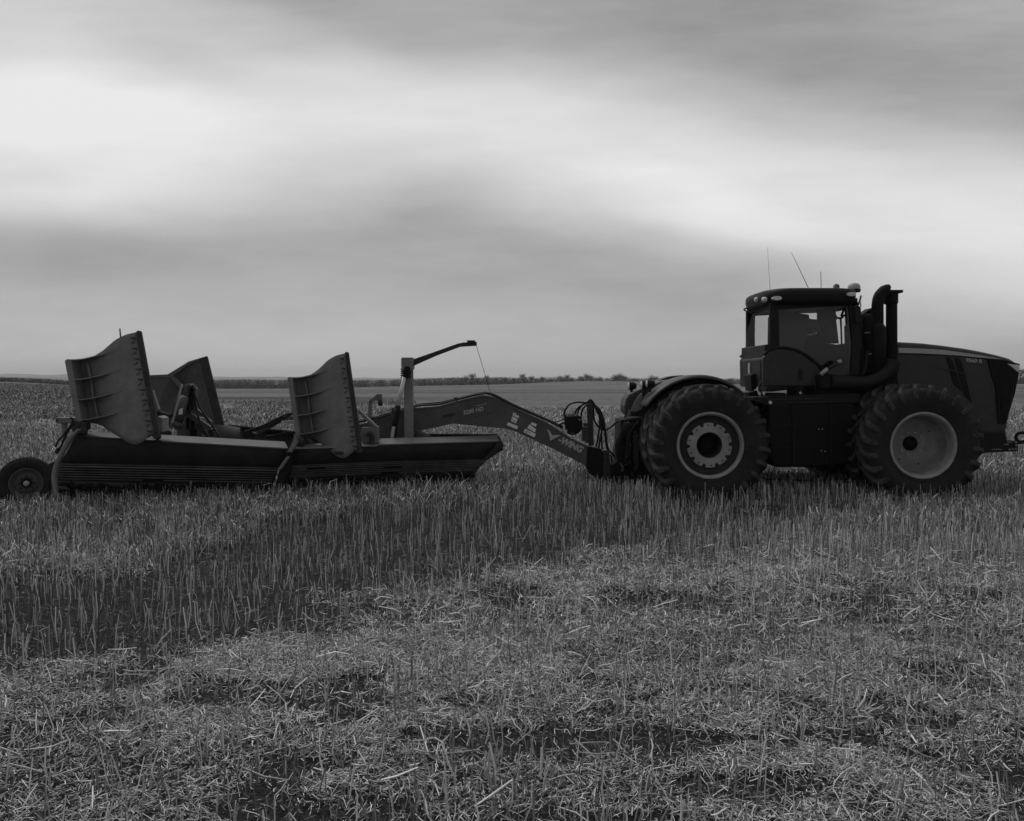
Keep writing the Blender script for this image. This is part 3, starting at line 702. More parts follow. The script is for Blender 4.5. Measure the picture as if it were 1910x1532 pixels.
# deck under the cab
mb = MB(); mb.poly([(1405, 741), (1604, 735), (1606, 752), (1432, 757), (1405, 748)], 14.0, 1.9)
deck = mb.build('deck', 'black', tr, bevel=.01)
mb = MB(); mb.poly([(1432, 744.5), (1530, 742.5), (1530, 744.5), (1432, 746.5)], 13.985, .02); mb.poly([(1470, 751), (1595, 748), (1595, 749.5), (1470, 752.5)], 13.935, .02)
mb.build('deck_edge', 'ditchd', deck)
mb = MB(); mb.poly([(1430, 722), (1470, 722), (1468, 728), (1440, 731), (1430, 731)], 14.0, .5); mb.poly([(1485, 722), (1500, 722), (1500, 742), (1485, 742)], 14.1, .5); mb.poly([(1520, 720), (1595, 716), (1600, 742), (1520, 744)], 14.2, .8)
mb.poly([(1440, 733), (1466, 733), (1466, 741), (1440, 741)], 14.05, .4); mb.build('cab_mount', 'frame', tr, bevel=.01)
mb = MB(); mb.tube([P(1437, 751, 13.93), P(1437, 751, 13.9)], .03, 12); mb.tube([P(1493, 733, 14.05), P(1493, 733, 14.0)], .02, 10); mb.build('cap', 'steel', tr)
mb = MB(); mb.tube(smooth_path(px_line([(1493, 720), (1494, 728), (1491, 738), (1493, 746)], 14.05)), .012, 6)
mb.tube(smooth_path(px_line([(1420, 712), (1416, 722), (1421, 735), (1426, 757), (1420, 770)], 14.1)), .016, 6); mb.build('cab_hose', 'hose', tr)
# small clutter behind the cab
mb = MB(); mb.poly([(1396, 733), (1412, 728), (1416, 740), (1398, 741)], 14.5, .3); mb.poly([(1400, 700), (1408, 696), (1412, 725), (1402, 730)], 14.6, .4); mb.build('valve_cover', 'frame', tr, bevel=.01)
# --- fenders
def fender(yn, yf, name='fender'):
    R0 = 1.115; cx = XR; cz = ZW + .03; rows = []
    an = [R(a_) for a_ in np.linspace(147, 42, 26)]
    prof = [(-.055, 0.0), (-.01, .0), (.012, .03), (.012, .12), (.03, .16), (.03, 1)]
    for dr, fy in prof:
        y_ = yn + (yf - yn) * fy; rows.append([Vector((cx + (R0 + dr) * math.cos(a_), y_, cz + (R0 + dr) * math.sin(a_))) for a_ in an])
    mb = MB(); mb.grid(rows, (0.0, 0, -.02)); return mb.build(name, 'green', tr)
fender(13.98, 14.66); fender(16.02, 15.34)
# rear deck body between the fenders
mb = MB()
prof = [(1166, 770), (1165, 757), (1168, 744), (1174, 735), (1186, 729), (1200, 722), (1230, 712), (1270, 706), (1330, 708), (1380, 735), (1390, 745), (1390, 790), (1200, 800)]
mb.poly(prof, 14.68, .64); rear = mb.build('rear_body', 'green', tr, bevel=.05)
mb = MB(); mb.poly([(1176, 768), (1182, 752), (1190, 740), (1197, 733), (1199, 740), (1195, 752), (1202, 757), (1196, 765), (1186, 769)], 14.62, .05); mb.build('tail_panel', 'decal2' if False else 'ditch', rear, bevel=.01)
mb = MB(); mb.poly([(1196, 756), (1201, 751), (1203, 754), (1198, 758)], 14.58, .03); mb.build('reflector', 'decal', rear)
# work lights at the rear
def work_light(px, py, Y, big):
    mb = MB(); s_ = 1.0 if big else .85; c = P(px, py, Y)
    mb.lathe([(.001, .09), (.05, .085), (.075 * s_, .02), (.08 * s_, -.05)], (0, 0, 0), 20)
    for v in mb.v: v.x, v.y, v.z = v.y, v.x, v.z
    mb.v = [v + c for v in mb.v]
    mb.box(c + Vector((0, 0, -.10)), (.045, .05, .10)); o = mb.build('work_light', 'black', tr)
    l_ = MB(); l_.lathe([(.001, -.075), (.05 * s_, -.07), (.076 * s_, -.05)], (0, 0, 0), 20)
    for v in l_.v: v.x, v.y, v.z = v.y, v.x, v.z
    l_.v = [v + c for v in l_.v]; l_.build('lens', 'lens', o)
work_light(1178, 720, 14.9, True); work_light(1202, 718, 14.45, True); work_light(1212, 716, 14.3, False)
mb = MB(); mb.poly([(1199, 713), (1208, 712), (1209, 719), (1200, 721)], 14.42, .08); mb.build('marker_light', 'lens', tr, bevel=.015)
# --- rear hitch
mb = MB(); mb.poly([(1158, 783), (1196, 783), (1202, 860), (1205, 903), (1152, 903), (1143, 892), (1140, 868), (1150, 862), (1156, 830)], 14.55, .8); hit = mb.build('hitch_frame', 'frame', tr, bevel=.02)
mb = MB(); mb.bar(P(1132, 888, 15), P(1215, 893, 15), .16, .09); mb.build('drawbar', 'frame', tr, bevel=.01)
mb = MB(); mb.tube(px_line([(1167, 780.5), (1196, 779)], 14.5), .022, 8); mb.bar(P(1175, 765, 14.6), P(1173, 776, 14.6), .05, .05); mb.build('lift_rod', 'ditchl', tr)
mb = MB(); mb.tube(smooth_path(px_line([(1153, 868), (1158, 867), (1162, 873), (1160, 880)], 14.45)), .022, 8); mb.build('hook', 'ditchl', hit)
rr = random.Random(3)
mb = MB()
for k_ in range(9):
    x0 = 1160 + rr.uniform(0, 26); Y_ = 14.35 + rr.uniform(0, .15); x1 = x0 - rr.uniform(4, 16)
    mb.tube(smooth_path(px_line([(x0 + 6, 785 + rr.uniform(0, 6)), (x0 - 4, 796 + rr.uniform(-4, 8)), (x1 - 2, 830 + rr.uniform(-9, 9)), (x1 + rr.uniform(-4, 6), 868 + rr.uniform(-5, 18))], Y_)), .016, 6)
mb.build('hydraulic_hose', 'hose', hit)
mb = MB()
for k_ in range(8):
    c = P(1167 + rr.uniform(0, 24), 788 + rr.uniform(0, 95), 14.42); mb.tube([c, c + Vector((rr.uniform(-.03, .03), -.05, rr.uniform(-.05, .05)))], rr.uniform(.012, .022), 8)
mb.build('coupler', 'ditchd', hit)
mb = MB(); mb.poly([(1170, 806), (1178, 803), (1176, 850), (1166, 862)], 14.42, .1); mb.poly([(1180, 812), (1190, 808), (1192, 872), (1183, 880)], 14.44, .1); mb.build('lift_link', 'ditchd', hit, bevel=.01)

# --- cab
CN, CF = 14.22, 15.70   # near and far side of the cab
def cabpt(px, py, Y): return P(px, py, Y)
def mir(v): return Vector((v.x, 2 * (CN + CF) / 2 - v.y, v.z))
lower = [(1424, 722), (1423, 668), (1434, 656), (1452, 651), (1478, 654), (1500, 664), (1524, 684), (1538, 700), (1538, 720)]
mb = MB(); mb.prism([P(x, y, CN) for x, y in lower], (0, .12, 0)); mb.prism([mir(P(x, y, CN)) for x, y in lower], (0, -.12, 0))
cabp = mb.build('cab_panel', 'green', tr, bevel=.03)
mb = MB(); mb.poly([(1489, 688), (1498, 688), (1498, 710), (1489, 710)], CN - .012, .02); mb.build('door_handle', 'black', cabp, bevel=.005)
mb = MB(); fl = P(1424, 722, CN); fr = P(1600, 722, CN)
mb.box(((fl.x + fr.x) / 2, (CN + CF) / 2, fl.z + .1), (fr.x - fl.x, CF - CN - .02, .2)); mb.box((fl.x + .12, (CN + CF) / 2, fl.z + .45), (.2, CF - CN - .02, .6)); mb.build('cab_floor', 'black', tr, bevel=.02)
mb = MB()
posts = [[(1436, 566), (1452, 566), (1454, 650), (1436, 652)], [(1583, 562), (1600, 560), (1607, 640), (1600, 716), (1586, 716), (1590, 640)],
         [(1440, 562), (1600, 556), (1600, 570), (1545, 572), (1454, 577), (1440, 577)], [(1530, 702), (1602, 698), (1602, 722), (1530, 722)]]
for p_ in posts:
    a_ = [P(x, y, CN) for x, y in p_]; mb.prism(a_, (0, .07, 0)); mb.prism([mir(v) for v in a_], (0, -.07, 0))
arc = smooth_path([P(x, y, CN + .01) for x, y in [(1424, 662), (1438, 651), (1458, 648), (1482, 652), (1505, 663), (1530, 684), (1542, 700)]], 5)
mb.tube(arc, .025, 8); mb.tube([mir(v) for v in arc], .025, 8)
for px_ in (1446, 1594):
    a_ = P(px_, 568, CN); mb.box((a_.x, (CN + CF) / 2, a_.z), (.12, CF - CN, .10))
cabf = mb.build('cab_frame', 'black', tr, bevel=.012)
# interior trim darkening (headliner, far door trim)
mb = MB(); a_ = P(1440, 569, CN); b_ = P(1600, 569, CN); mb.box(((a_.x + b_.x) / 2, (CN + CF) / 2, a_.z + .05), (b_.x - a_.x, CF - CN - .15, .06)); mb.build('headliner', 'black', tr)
# glass
mb = MB(); sg = [(1452, 574), (1585, 570), (1590, 640), (1587, 704), (1538, 704), (1505, 664), (1480, 653), (1454, 650)]
a_ = [P(x, y, CN + .035) for x, y in sg]; mb.add(a_, [list(range(len(a_)))]); mb.add([mir(v) for v in a_], [list(range(len(a_)))])
mb.build('side_window', 'glass', tr)
mb = MB(); t_ = P(1444, 574, CN); q_ = P(1444, 652, CN); x_ = t_.x - .02; x2 = q_.x - .14
mb.add([(x_, CN + .06, t_.z), (x_, CF - .06, t_.z), (x2, CF - .06, q_.z - .12), (x2, CN + .06, q_.z - .12)], [(0, 1, 2, 3)]); mb.build('rear_window', 'glass', tr)
mb = MB(); t_ = P(1592, 566, CN); q_ = P(1592, 700, CN)
mb.add([(t_.x + .02, CN + .06, t_.z), (t_.x + .02, CF - .06, t_.z), (q_.x + .04, CF - .06, q_.z), (q_.x + .04, CN + .06, q_.z)], [(0, 1, 2, 3)]); mb.build('windscreen', 'glass', tr)
# rear cab lower body (seen from behind)
mb = MB(); xl = P(1423, 668, CN).x; zb = P(1423, 722, CN).z; zt = P(1423, 668, CN).z
mb.prism([(xl, CN + .13, zb), (xl, CN + .13, zt - .02), (xl + .12, CN + .13, zt + .1), (xl + .2, CN + .13, zt + .1), (xl + .2, CN + .13, zb)], (0, CF - CN - .26, 0)); rb_ = mb.build('cab_rear_panel', 'black', tr, bevel=.02)
mb = MB(); mb.box((xl - .01, 15.0, zb + .32), (.02, .10, .24)); mb.build('registration_plate', 'decal2', rb_)
mb = MB(); mb.tube(smooth_path([P(1439, 566, CF), P(1437, 600, CF), P(1434, 640, CF + .0)]), .012, 6)
mb.tube(smooth_path(px_line([(1409, 575), (1407, 590), (1406.5, 608), (1406.5, 622)], [15.5] * 4)), [.01, .014, .016, .02] + [.02] * 15 if False else .018, 6); mb.build('rear_wiper', 'black', tr)
# roof
def loft(levels, cx, cy, n=40, p=4.5):
    rows = []
    for hx, hy, z, ox in levels:
        rows.append([Vector((cx + ox + hx * math.copysign(abs(math.cos(a)) ** (2 / p), math.cos(a)), cy + hy * math.copysign(abs(math.sin(a)) ** (2 / p), math.sin(a)), z)) for a in [2 * math.pi * k / n for k in range(n + 1)]])
    return rows
r0 = P(1434, 556, 14.05).x; r1 = P(1613, 545, 14.05).x; cx = (r0 + r1) / 2; hx = (r1 - r0) / 2; cy = (CN + CF) / 2
lv = [(hx * .86, .72, 3.37, 0), (hx * .95, .84, 3.40, -.01), (hx * .99, .90, 3.46, 0), (hx * .985, .90, 3.50, 0), (hx, .92, 3.53, 0), (hx * .995, .91, 3.625, 0), (hx * .965, .875, 3.665, .01), (hx * .82, .72, 3.69, .03), (hx * .4, .35, 3.705, .05), (.001, .001, 3.71, .05)]
mb = MB(); mb.grid(loft(lv, cx, cy)); mb.grid([[Vector((cx, cy, 3.37))] * 41, loft(lv[:1], cx, cy)[0]]); roof = mb.build('cab_roof', 'black', tr)
def lamp_on(px, py, Y, rx, rz, parent=roof):
    mb = MB(); c = P(px, py, Y); pts = [c + Vector((rx * math.cos(a), 0, rz * math.sin(a))) for a in [2 * math.pi * k / 18 for k in range(18)]]
    mb.prism(pts, (0, .08, 0)); o = mb.build('roof_light', 'lens', parent, bevel=.008)
lamp_on(1450, 556.5, cy - .905, .085, .038); lamp_on(1588.5, 549, cy - .905, .085, .036)
mb = MB()
for px_, Y_ in ((1427, 14.35), (1413, 14.75)):
    c = P(px_, 559.5, Y_); mb.lathe([(.001, -.03), (.04, -.022), (.05, 0), (.05, .05)], (0, 0, 0), 16)
    k0 = len(mb.v) - 16 * 4
    for v in mb.v[k0:]: v.x, v.y = v.y - .03, v.x * 1.2; v += c
mb.build('roof_light', 'lens', roof)
mb = MB(); mb.tube(smooth_path([P(1400, 573, 15.3), P(1388, 577, 15.5), P(1394, 581, 15.5), P(1412, 582, 15.2), P(1430, 578, 14.6), P(1436, 572, 14.3)]), .014, 6); mb.build('grab_rail', 'black', tr)
mb = MB(); b0 = P(1560, 537, 14.7); mb.lathe([(.065, 0), (.065, .03), (.055, .035), (.055, .09), (.03, .12), (.001, .125)], (b0.x, b0.y, 3.69), 20, axis='z'); mb.build('beacon', 'ditchl', roof)
mb = MB(); b0 = P(1593, 537, 14.6); mb.lathe([(.11, 0), (.115, .05), (.10, .055)], (b0.x, b0.y, 3.655), 24, axis='z'); gp = mb.build('receiver_base', 'black', roof)
mb = MB(); mb.lathe([(.105, .05), (.11, .09), (.09, .14), (.05, .16), (.001, .165)], (b0.x, b0.y, 3.655), 24, axis='z'); mb.build('satellite_receiver', 'stripe', roof)
mb = MB(); mb.tube([P(1476, 471, 15), P(1490, 500, 15), P(1508, 538, 15)], [.003, .005, .007], 5); mb.tube([P(1431.5, 462, 15.4), P(1435, 520, 15.4), P(1437, 548, 15.4)], [.002, .003, .004], 4)
mb.tube([P(1531, 507, 14.8), P(1531.5, 537, 14.8)], .006, 5); mb.build('antenna', 'black', roof)
# seat, console, monitors inside the cab
mb = MB(); mb.poly([(1447, 590), (1452, 583), (1458, 582), (1474, 584), (1480, 600), (1484, 640), (1496, 650), (1496, 705), (1450, 705), (1446, 650)], 14.75, .5); st_ = mb.build('operator_seat', 'seat', tr, bevel=.05)
mb = MB(); mb.poly([(1450, 573), (1467, 573), (1467, 582), (1480, 583.5), (1487, 581.5), (1493, 585), (1509, 587), (1510.5, 595), (1524, 596), (1527, 603), (1531, 604), (1531, 618), (1516, 623), (1512, 610), (1503, 613), (1508, 626), (1500, 640), (1500, 705), (1450, 705)], 14.55, .4); mb.build('passenger_seat', 'seat', tr, bevel=.012)
mb = MB(); mb.poly([(1496, 628), (1516, 625), (1530, 620), (1533, 628), (1541, 630), (1546, 641), (1562, 643), (1586, 641), (1586, 704), (1496, 704)], 14.9, .5); mb.build('console', 'black', tr, bevel=.012)
mb = MB(); mb.poly([(1526, 578), (1537.5, 577), (1538, 571), (1557, 570), (1560, 587), (1563.5, 594), (1560, 597), (1565, 641), (1545, 641), (1543.5, 604), (1526, 603)], 14.6, .07); mb.poly([(1578, 572), (1586, 572), (1588, 645), (1578.5, 645), (1577.5, 609), (1580, 606)], 14.4, .08); mb.build('monitor', 'black', tr, bevel=.006)
mb = MB(); mb.tube(smooth_path(px_line([(1562, 593), (1568, 594), (1574, 589), (1580, 588)], 14.6)), .022, 6); mb.tube(px_line([(1568, 594), (1569, 615), (1570, 645)], 14.6), .016, 6); mb.tube(px_line([(1576, 573), (1569, 590)], 14.6), .02, 6); mb.build('cab_handle', 'black', tr)
mb = MB(); ring = [P(1523, 612, 14.95) + Vector((.19 * math.cos(a) * .75, .2 * math.sin(a), .10 * math.cos(a))) for a in [2 * math.pi * k / 28 for k in range(28)]]
mb.tube(ring, .018, 8, closed=True); c_ = P(1523, 612, 14.95); mb.tube([c_, P(1545, 650, 14.95)], .04, 8)
for k_ in (0, 9, 19): mb.tube([c_, ring[k_]], .012, 6)
mb.build('steering_wheel', 'black', tr)
# handrail
mb = MB(); mb.tube(px_line([(1531, 699), (1543, 688)], 14.05), .034, 10); mb.tube(px_line([(1562, 676), (1569, 674)], 14.05), .034, 10); mb.build('handrail_end', 'stripe', tr)
mb = MB(); mb.tube(px_line([(1541, 690), (1564, 676)], 14.06), .028, 10); mb.tube(px_line([(1545, 688), (1558, 680), (1572, 676)], 14.16), .03, 10); mb.build('handrail', 'ditchd', tr)
# mirror
mb = MB(); mb.poly([(1594, 572), (1600, 569), (1606, 574), (1607, 598), (1602, 604), (1596, 602)], 13.9, .12); mb.tube(px_line([(1600, 570), (1604, 560), (1606, 552)], [13.95, 14.0, 14.1]), .018, 6); mr_ = mb.build('mirror', 'black', tr, bevel=.02)
mb = MB(); mb.poly([(1604, 562), (1606, 560), (1607, 572), (1605, 574)], 13.93, .02); mb.build('mirror_glass', 'lens', mr_)
# exhaust and intake
mb = MB(); ex = lambda x, y: P(x, y, 14.45)
mb.tube([ex(1663, 700), ex(1663, 568), ex(1662, 566), ex(1662, 548)], [.10, .095, .12, .12], 20); mb.box(ex(1664, 545), (.27, .27, .05)); mb.build('exhaust_stack', 'frame', tr, bevel=.006)
mb = MB(); mb.tube(smooth_path(px_line([(1637, 640), (1637, 590), (1637, 568), (1641, 552), (1652, 540), (1659, 533)], 14.35), 5), [.10] * 20 + [.09, .08, .07, .06, .05, .035], 16); mb.build('air_intake', 'frame', tr)
mb = MB(); mb.tube(px_line([(1622, 712), (1622, 610), (1620, 592), (1621, 586)], 14.4), [.13, .13, .12, .06], 20); mb.tube(px_line([(1638, 712), (1638, 612), (1637, 604)], 14.3), [.13, .13, .09], 20); can = mb.build('air_cleaner', 'frame', tr)
mb = MB(); mb.poly([(1610, 586), (1627, 574), (1630, 580), (1630, 640), (1612, 640)], 14.5, .3); mb.build('cleaner_bracket', 'frame', can, bevel=.01)
mb = MB(); mb.poly([(1613, 620), (1623, 619), (1623, 621), (1613, 622)], 14.26, .02); mb.poly([(1615, 659.5), (1626, 659), (1626, 661.5), (1615, 662)], 14.26, .02); mb.build('clamp', 'ditch', can)
mb = MB(); mb.tube(smooth_path(px_line([(1548, 712), (1580, 714), (1612, 715), (1640, 706), (1660, 690), (1667, 672)], 14.15), 6), .125, 18); mb.build('intake_duct', 'black', tr)
mb = MB(); mb.poly([(1526, 700), (1545, 694), (1552, 700), (1552, 726), (1530, 728)], 14.05, .3); mb.build('duct_elbow', 'frame', tr, bevel=.04)
mb = MB(); mb.poly([(1596, 640), (1612, 646), (1614, 700), (1604, 716), (1590, 714)], 14.3, .6); mb.poly([(1600, 715), (1675, 700), (1680, 770), (1600, 780)], 14.35, 1.2); mb.build('engine_bay', 'frame', tr, bevel=.02)
mb = MB(); mb.tube(smooth_path(px_line([(1608, 702), (1613, 690), (1616, 670), (1617, 655)], 14.2)), .03, 8); mb.build('cleaner_hose', 'black', tr)
# --- hood
def interp(x, tab): return float(np.interp(x, [t_[0] for t_ in tab], [t_[1] for t_ in tab]))
TOP = [(1600, 640), (1675, 640.5), (1720, 643), (1760, 647.5), (1800, 653), (1830, 658.5), (1860, 665), (1885, 671.5), (1896, 677), (1903, 685)]
LOWE = [(1600, 775), (1680, 740), (1740, 735), (1790, 760), (1825, 800), (1840, 808), (1881, 800)]
HN = 14.47
xs2 = list(np.linspace(1604, 1880, 34)) + [1886, 1892, 1897, 1901, 1903]
rows = [[] for _ in range(10)]
for x_ in xs2:
    zt = P(x_, interp(x_, TOP), HN).z; X = P(x_, 700, HN).x
    if x_ <= 1880: zbot = P(x_, min(interp(x_, LOWE), 822), HN).z
    else: zbot = P(x_, np.interp(x_, [1880, 1886, 1892, 1897, 1901, 1903], [780, 760, 737, 715, 695, 688]), HN).z
    hw = .53 * (1 - .10 * max(0, (x_ - 1840) / 63) ** 2); hd = zt - zbot
    sh = min(.16, hd * .6); sec = [(-hw, zbot), (-hw, zbot + (hd - sh) * .5), (-hw, zt - sh), (-hw + .008, zt - .018), (-hw + .05, zt + .004)]
    full = sec + [(-a_, b_) for a_, b_ in sec[::-1]]
    for k_, (dy_, z_) in enumerate(full): rows[k_].append(Vector((X, YC + dy_, z_ + (.02 if k_ in (4, 5) else 0))))
mb = MB(); mb.grid(rows); n_ = len(rows)
mb.add([r_[-1] for r_ in rows], [list(range(10))]); mb.add([r_[0] for r_ in rows], [list(range(10))]); hood = mb.build('hood', 'hood', tr)
side = lambda pts, d=.012, Y=HN - .004: (lambda m_: m_.poly(pts, Y, d))(MB())
mb = side([(1676, 649), (1720, 650.5), (1760, 653), (1800, 658.5), (1830, 663), (1853, 667), (1871, 670.5), (1860, 669.8), (1830, 667.5), (1790, 663.5), (1750, 661), (1720, 659.5), (1676, 658.5)], .03, HN - .010); mb.build('hood_stripe', 'stripe', hood)
mb = side([(1676, 658.8), (1720, 659.8), (1750, 661.3), (1790, 663.8), (1830, 667.8), (1876, 672.5), (1902, 679), (1902, 681.5), (1876, 676), (1830, 670), (1790, 666), (1750, 663.5), (1676, 661.5)], .03, HN - .006); mb.build('hood_trim', 'black', hood)
mb = MB(); mb.poly([(1764.5, 666.5), (1771, 667), (1776, 672), (1788, 706), (1794.5, 731), (1778, 716), (1771, 690)], HN - .008, .03); mb.poly([(1780, 667.5), (1787, 668), (1793, 673), (1801, 700), (1809, 735), (1813, 752), (1798, 737), (1790, 704)], HN - .008, .03); vent = mb.build('side_vent', 'frame', hood)
mb = MB(); mb.bar(P(1747, 685, HN - .02), P(1800, 697, HN - .02), .008, .016); mb.build('vent_bar', 'hood', vent)
mb = MB(); mb.poly([(1842, 670.5), (1877, 675.5), (1886, 682), (1901, 692), (1899, 706), (1893, 735), (1880, 777), (1876, 790), (1863, 791), (1860, 760), (1856, 720), (1849, 700)], HN - .012, .05); gr = mb.build('grille', 'frame', hood)
mb = MB()
for k_ in range(8):
    x0 = 1859 + k_ * 4.6; mb.bar(P(x0 + 2, 704, HN - .02), P(x0 + 2 - k_ * .8 + rr.uniform(-1, 1), 782 - k_ * 4, HN - .02), .01, .007)
mb.build('grille_bar', 'ditchd', gr)['kind'] = 'stuff'
mb = MB(); mb.poly([(1879, 678.5), (1902.5, 682), (1901, 695), (1896, 692), (1888, 685)], HN - .025, .30); mb.build('headlight', 'lens', hood, bevel=.008)
mb = MB(); mb.bar(P(1846, 672, HN - .02), P(1852, 702, HN - .02), .012, .03); mb.build('grille_edge', 'black', gr)
a_ = P(1801, 675, HN - .014); b_ = P(1832, 677.5, HN - .014); mb = MB(); mb.text('9560 R', .092, a_, b_ - a_, .003, 1.12, .002); mb.build('model_number', 'decal2', hood)
# front frame, weights and tow hook
mb = MB(); mb.poly([(1800, 806), (1874, 806), (1878, 816), (1879, 826), (1886, 826), (1895, 822), (1900, 830), (1900, 842), (1840, 845), (1800, 847)], 14.45, 1.1); ff = mb.build('front_frame', 'black', tr, bevel=.015)
mb = MB(); mb.poly([(1850, 838), (1869, 837.5), (1869, 839.5), (1850, 840)], 14.44, .02); mb.poly([(1873, 828.5), (1881, 828), (1881, 830), (1873, 830.5)], 14.44, .02)
for x_, y_ in ((1883, 838.5), (1889, 838), (1895, 837.5), (1896, 831), (1895.5, 825)): mb.tube([P(x_, y_, 14.45), P(x_, y_, 14.42)], .022, 8)
mb.build('frame_bolt', 'ditch', ff)
mb = MB(); cc = P(1906, 816, 14.6); mb.tube([cc + Vector((.11 * math.cos(a), 0, .085 * math.sin(a))) for a in [2 * math.pi * k / 20 for k in range(20)]], .028, 8, closed=True); mb.tube(smooth_path(px_line([(1893, 836), (1894, 828), (1897, 821)], 14.6)), .035, 8); mb.tube(smooth_path(px_line([(1897, 826), (1910, 824), (1916, 820)], 14.6)), .035, 8); mb.build('tow_hook', 'frame', ff)
mb = MB(); mb.poly([(1690, 740), (1820, 770), (1850, 800), (1875, 797), (1878, 812), (1800, 815), (1650, 800)], 14.52, .96); mb.build('side_shield', 'hood', tr, bevel=.02)

# ================================================================== DITCHER
dt = empty('ditcher', (-3.8, 15, 0)); tag(dt, 'wide towed ditching implement with raised grey mouldboard wings and a long bent boom', 'ditcher')
def DN(px): return float(np.interp(px, [60, 97, 535, 935, 1000], [12.83, 12.9, 13.75, 14.75, 14.9]))
def mirY(v): return Vector((v[0], 30 - v[1], v[2]))
def rowpx(tab, x0s, dy=0.):
    return None
def board(topl, lowl, n=14, dy0=0., dy1=0.):
    """grid between two pixel polylines; dy = depth offset of each row"""
    def samp(pl):
        d = [0]
        for a_, b_ in zip(pl, pl[1:]): d.append(d[-1] + math.hypot(b_[0] - a_[0], b_[1] - a_[1]))
        return [(float(np.interp(k_ / n * d[-1], d, [p[0] for p in pl])), float(np.interp(k_ / n * d[-1], d, [p[1] for p in pl]))) for k_ in range(n + 1)]
    a_ = samp(topl); b_ = samp(lowl)
    return [[P(x, y, DN(x) + dy0) for x, y in a_], [P(x, y, DN(x) + dy1) for x, y in b_]]
def section(T, Pn, Sl, Ed, Gr, right, parent, mirror=False):
    # rows: panel top T, panel bottom Pn, slat bottom Sl, cutting edge bottom Ed, ground Gr
    mm = (lambda rows: [[mirY(v) for v in r_] for r_ in rows]) if mirror else (lambda r_: r_)
    thk = (0, -.02, 0) if mirror else (0, .02, 0)
    rows = board(T, Pn, dy0=-.22, dy1=-.04); mid = [(a_.lerp(b_, .5)) + Vector((0, .05, 0)) for a_, b_ in zip(*rows)]
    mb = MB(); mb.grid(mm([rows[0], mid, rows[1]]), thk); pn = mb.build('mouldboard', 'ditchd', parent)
    rows = board(Pn, Ed, dy0=.0, dy1=.03); mb = MB(); mb.grid(mm(rows), thk)
    rows = board(Ed, Gr, dy0=-.0, dy1=-.02); mb.grid(mm(rows), thk); mb.build('backing_plate', 'soil', pn)
    mb = MB()
    for k_ in range(7):
        f_ = (k_ + .35) / 7
        g0, g1 = board(Pn, Sl, n=10, dy0=-.05, dy1=-.02)
        line = [a_.lerp(b_, f_) for a_, b_ in zip(g0, g1)]
        if mirror: line = [mirY(v) for v in line]
        for a_, b_ in zip(line, line[1:]):
            if rr.random() < .93: mb.bar(a_, b_ + (b_ - a_) * .02, .03, .016 + rr.uniform(-.003, .003))
    mb.build('slat_grate', 'slat', pn)
    g0, g1 = board(Sl, Ed, n=150, dy0=-.12, dy1=-.12); mb = MB()
    for a_, b_ in zip(g0, g1):
        c_ = a_.lerp(b_, rr.uniform(.35, 1.5)); c_ = mirY(c_) if mirror else c_
        mb.box(c_, (rr.uniform(.03, .11), rr.uniform(.04, .09), rr.uniform(.015, .05)), Matrix.Rotation(rr.uniform(-.5, .5), 3, 'Y') @ Matrix.Rotation(rr.uniform(-.6, .6), 3, 'X'))
    mb.build('caked_soil', 'soil', pn, bevel=.008)['kind'] = 'stuff'
    rows = board(Sl, Ed, dy0=-.07, dy1=-.09); mb = MB(); mb.grid(mm(rows), thk); mb.build('cutting_edge', 'soil', pn)
    return pn
LT_ = [(140, 812), (535, 836)]; LP_ = [(110, 864), (520, 872)]; LS_ = [(103, 896), (505, 903)]; LE_ = [(101, 909), (505, 915)]; LG_ = [(101, 948), (505, 934)]
RT_ = [(548, 836), (671, 833), (931, 822.5)]; RP_ = [(538, 868), (740, 860), (905, 857)]; RS_ = [(532, 892), (740, 884), (884, 879)]; RE_ = [(530, 902), (740, 895), (882, 888)]; RG_ = [(530, 933), (740, 925), (878, 916)]
pl = section(LT_, LP_, LS_, LE_, LG_, False, dt); pr = section(RT_, RP_, RS_, RE_, RG_, True, dt)
fl_ = section(LT_, LP_, LS_, LE_, LG_, False, dt, True); fr_ = section(RT_, RP_, RS_, RE_, RG_, True, dt, True)
# lighter lower strip on the left cutting edge
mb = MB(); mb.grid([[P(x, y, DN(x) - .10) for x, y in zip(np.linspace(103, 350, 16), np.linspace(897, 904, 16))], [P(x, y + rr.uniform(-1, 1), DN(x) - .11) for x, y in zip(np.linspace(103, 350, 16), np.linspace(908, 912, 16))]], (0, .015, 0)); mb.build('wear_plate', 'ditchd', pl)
# triangular nose filling the right end of the right board
for s_, pa in ((0, pr), (1, fr_)):
    NP = [((928, 823.0), (931, 822.5), -.235), ((920, 836), (939.5, 839), -.16), ((908, 850), (917, 853), -.09), ((899, 860), (903, 863), -.06), ((885, 873), (889, 878), -.06), ((874, 890), (882, 895), -.04), ((872, 925), (880, 925), -.03)]
    rows = [[P(a_[0], a_[1], DN(a_[0]) + d_), P((a_[0] + b_[0]) / 2, (a_[1] + b_[1]) / 2, DN(b_[0]) + d_), P(b_[0], b_[1], DN(b_[0]) + d_)] for a_, b_, d_ in NP]
    if s_: rows = [[mirY(v) for v in r_] for r_ in rows]
    mb = MB(); mb.grid(rows, (0, .02 * (1 - 2 * s_), 0)); mb.build('nose_plate', 'ditchd', pa)
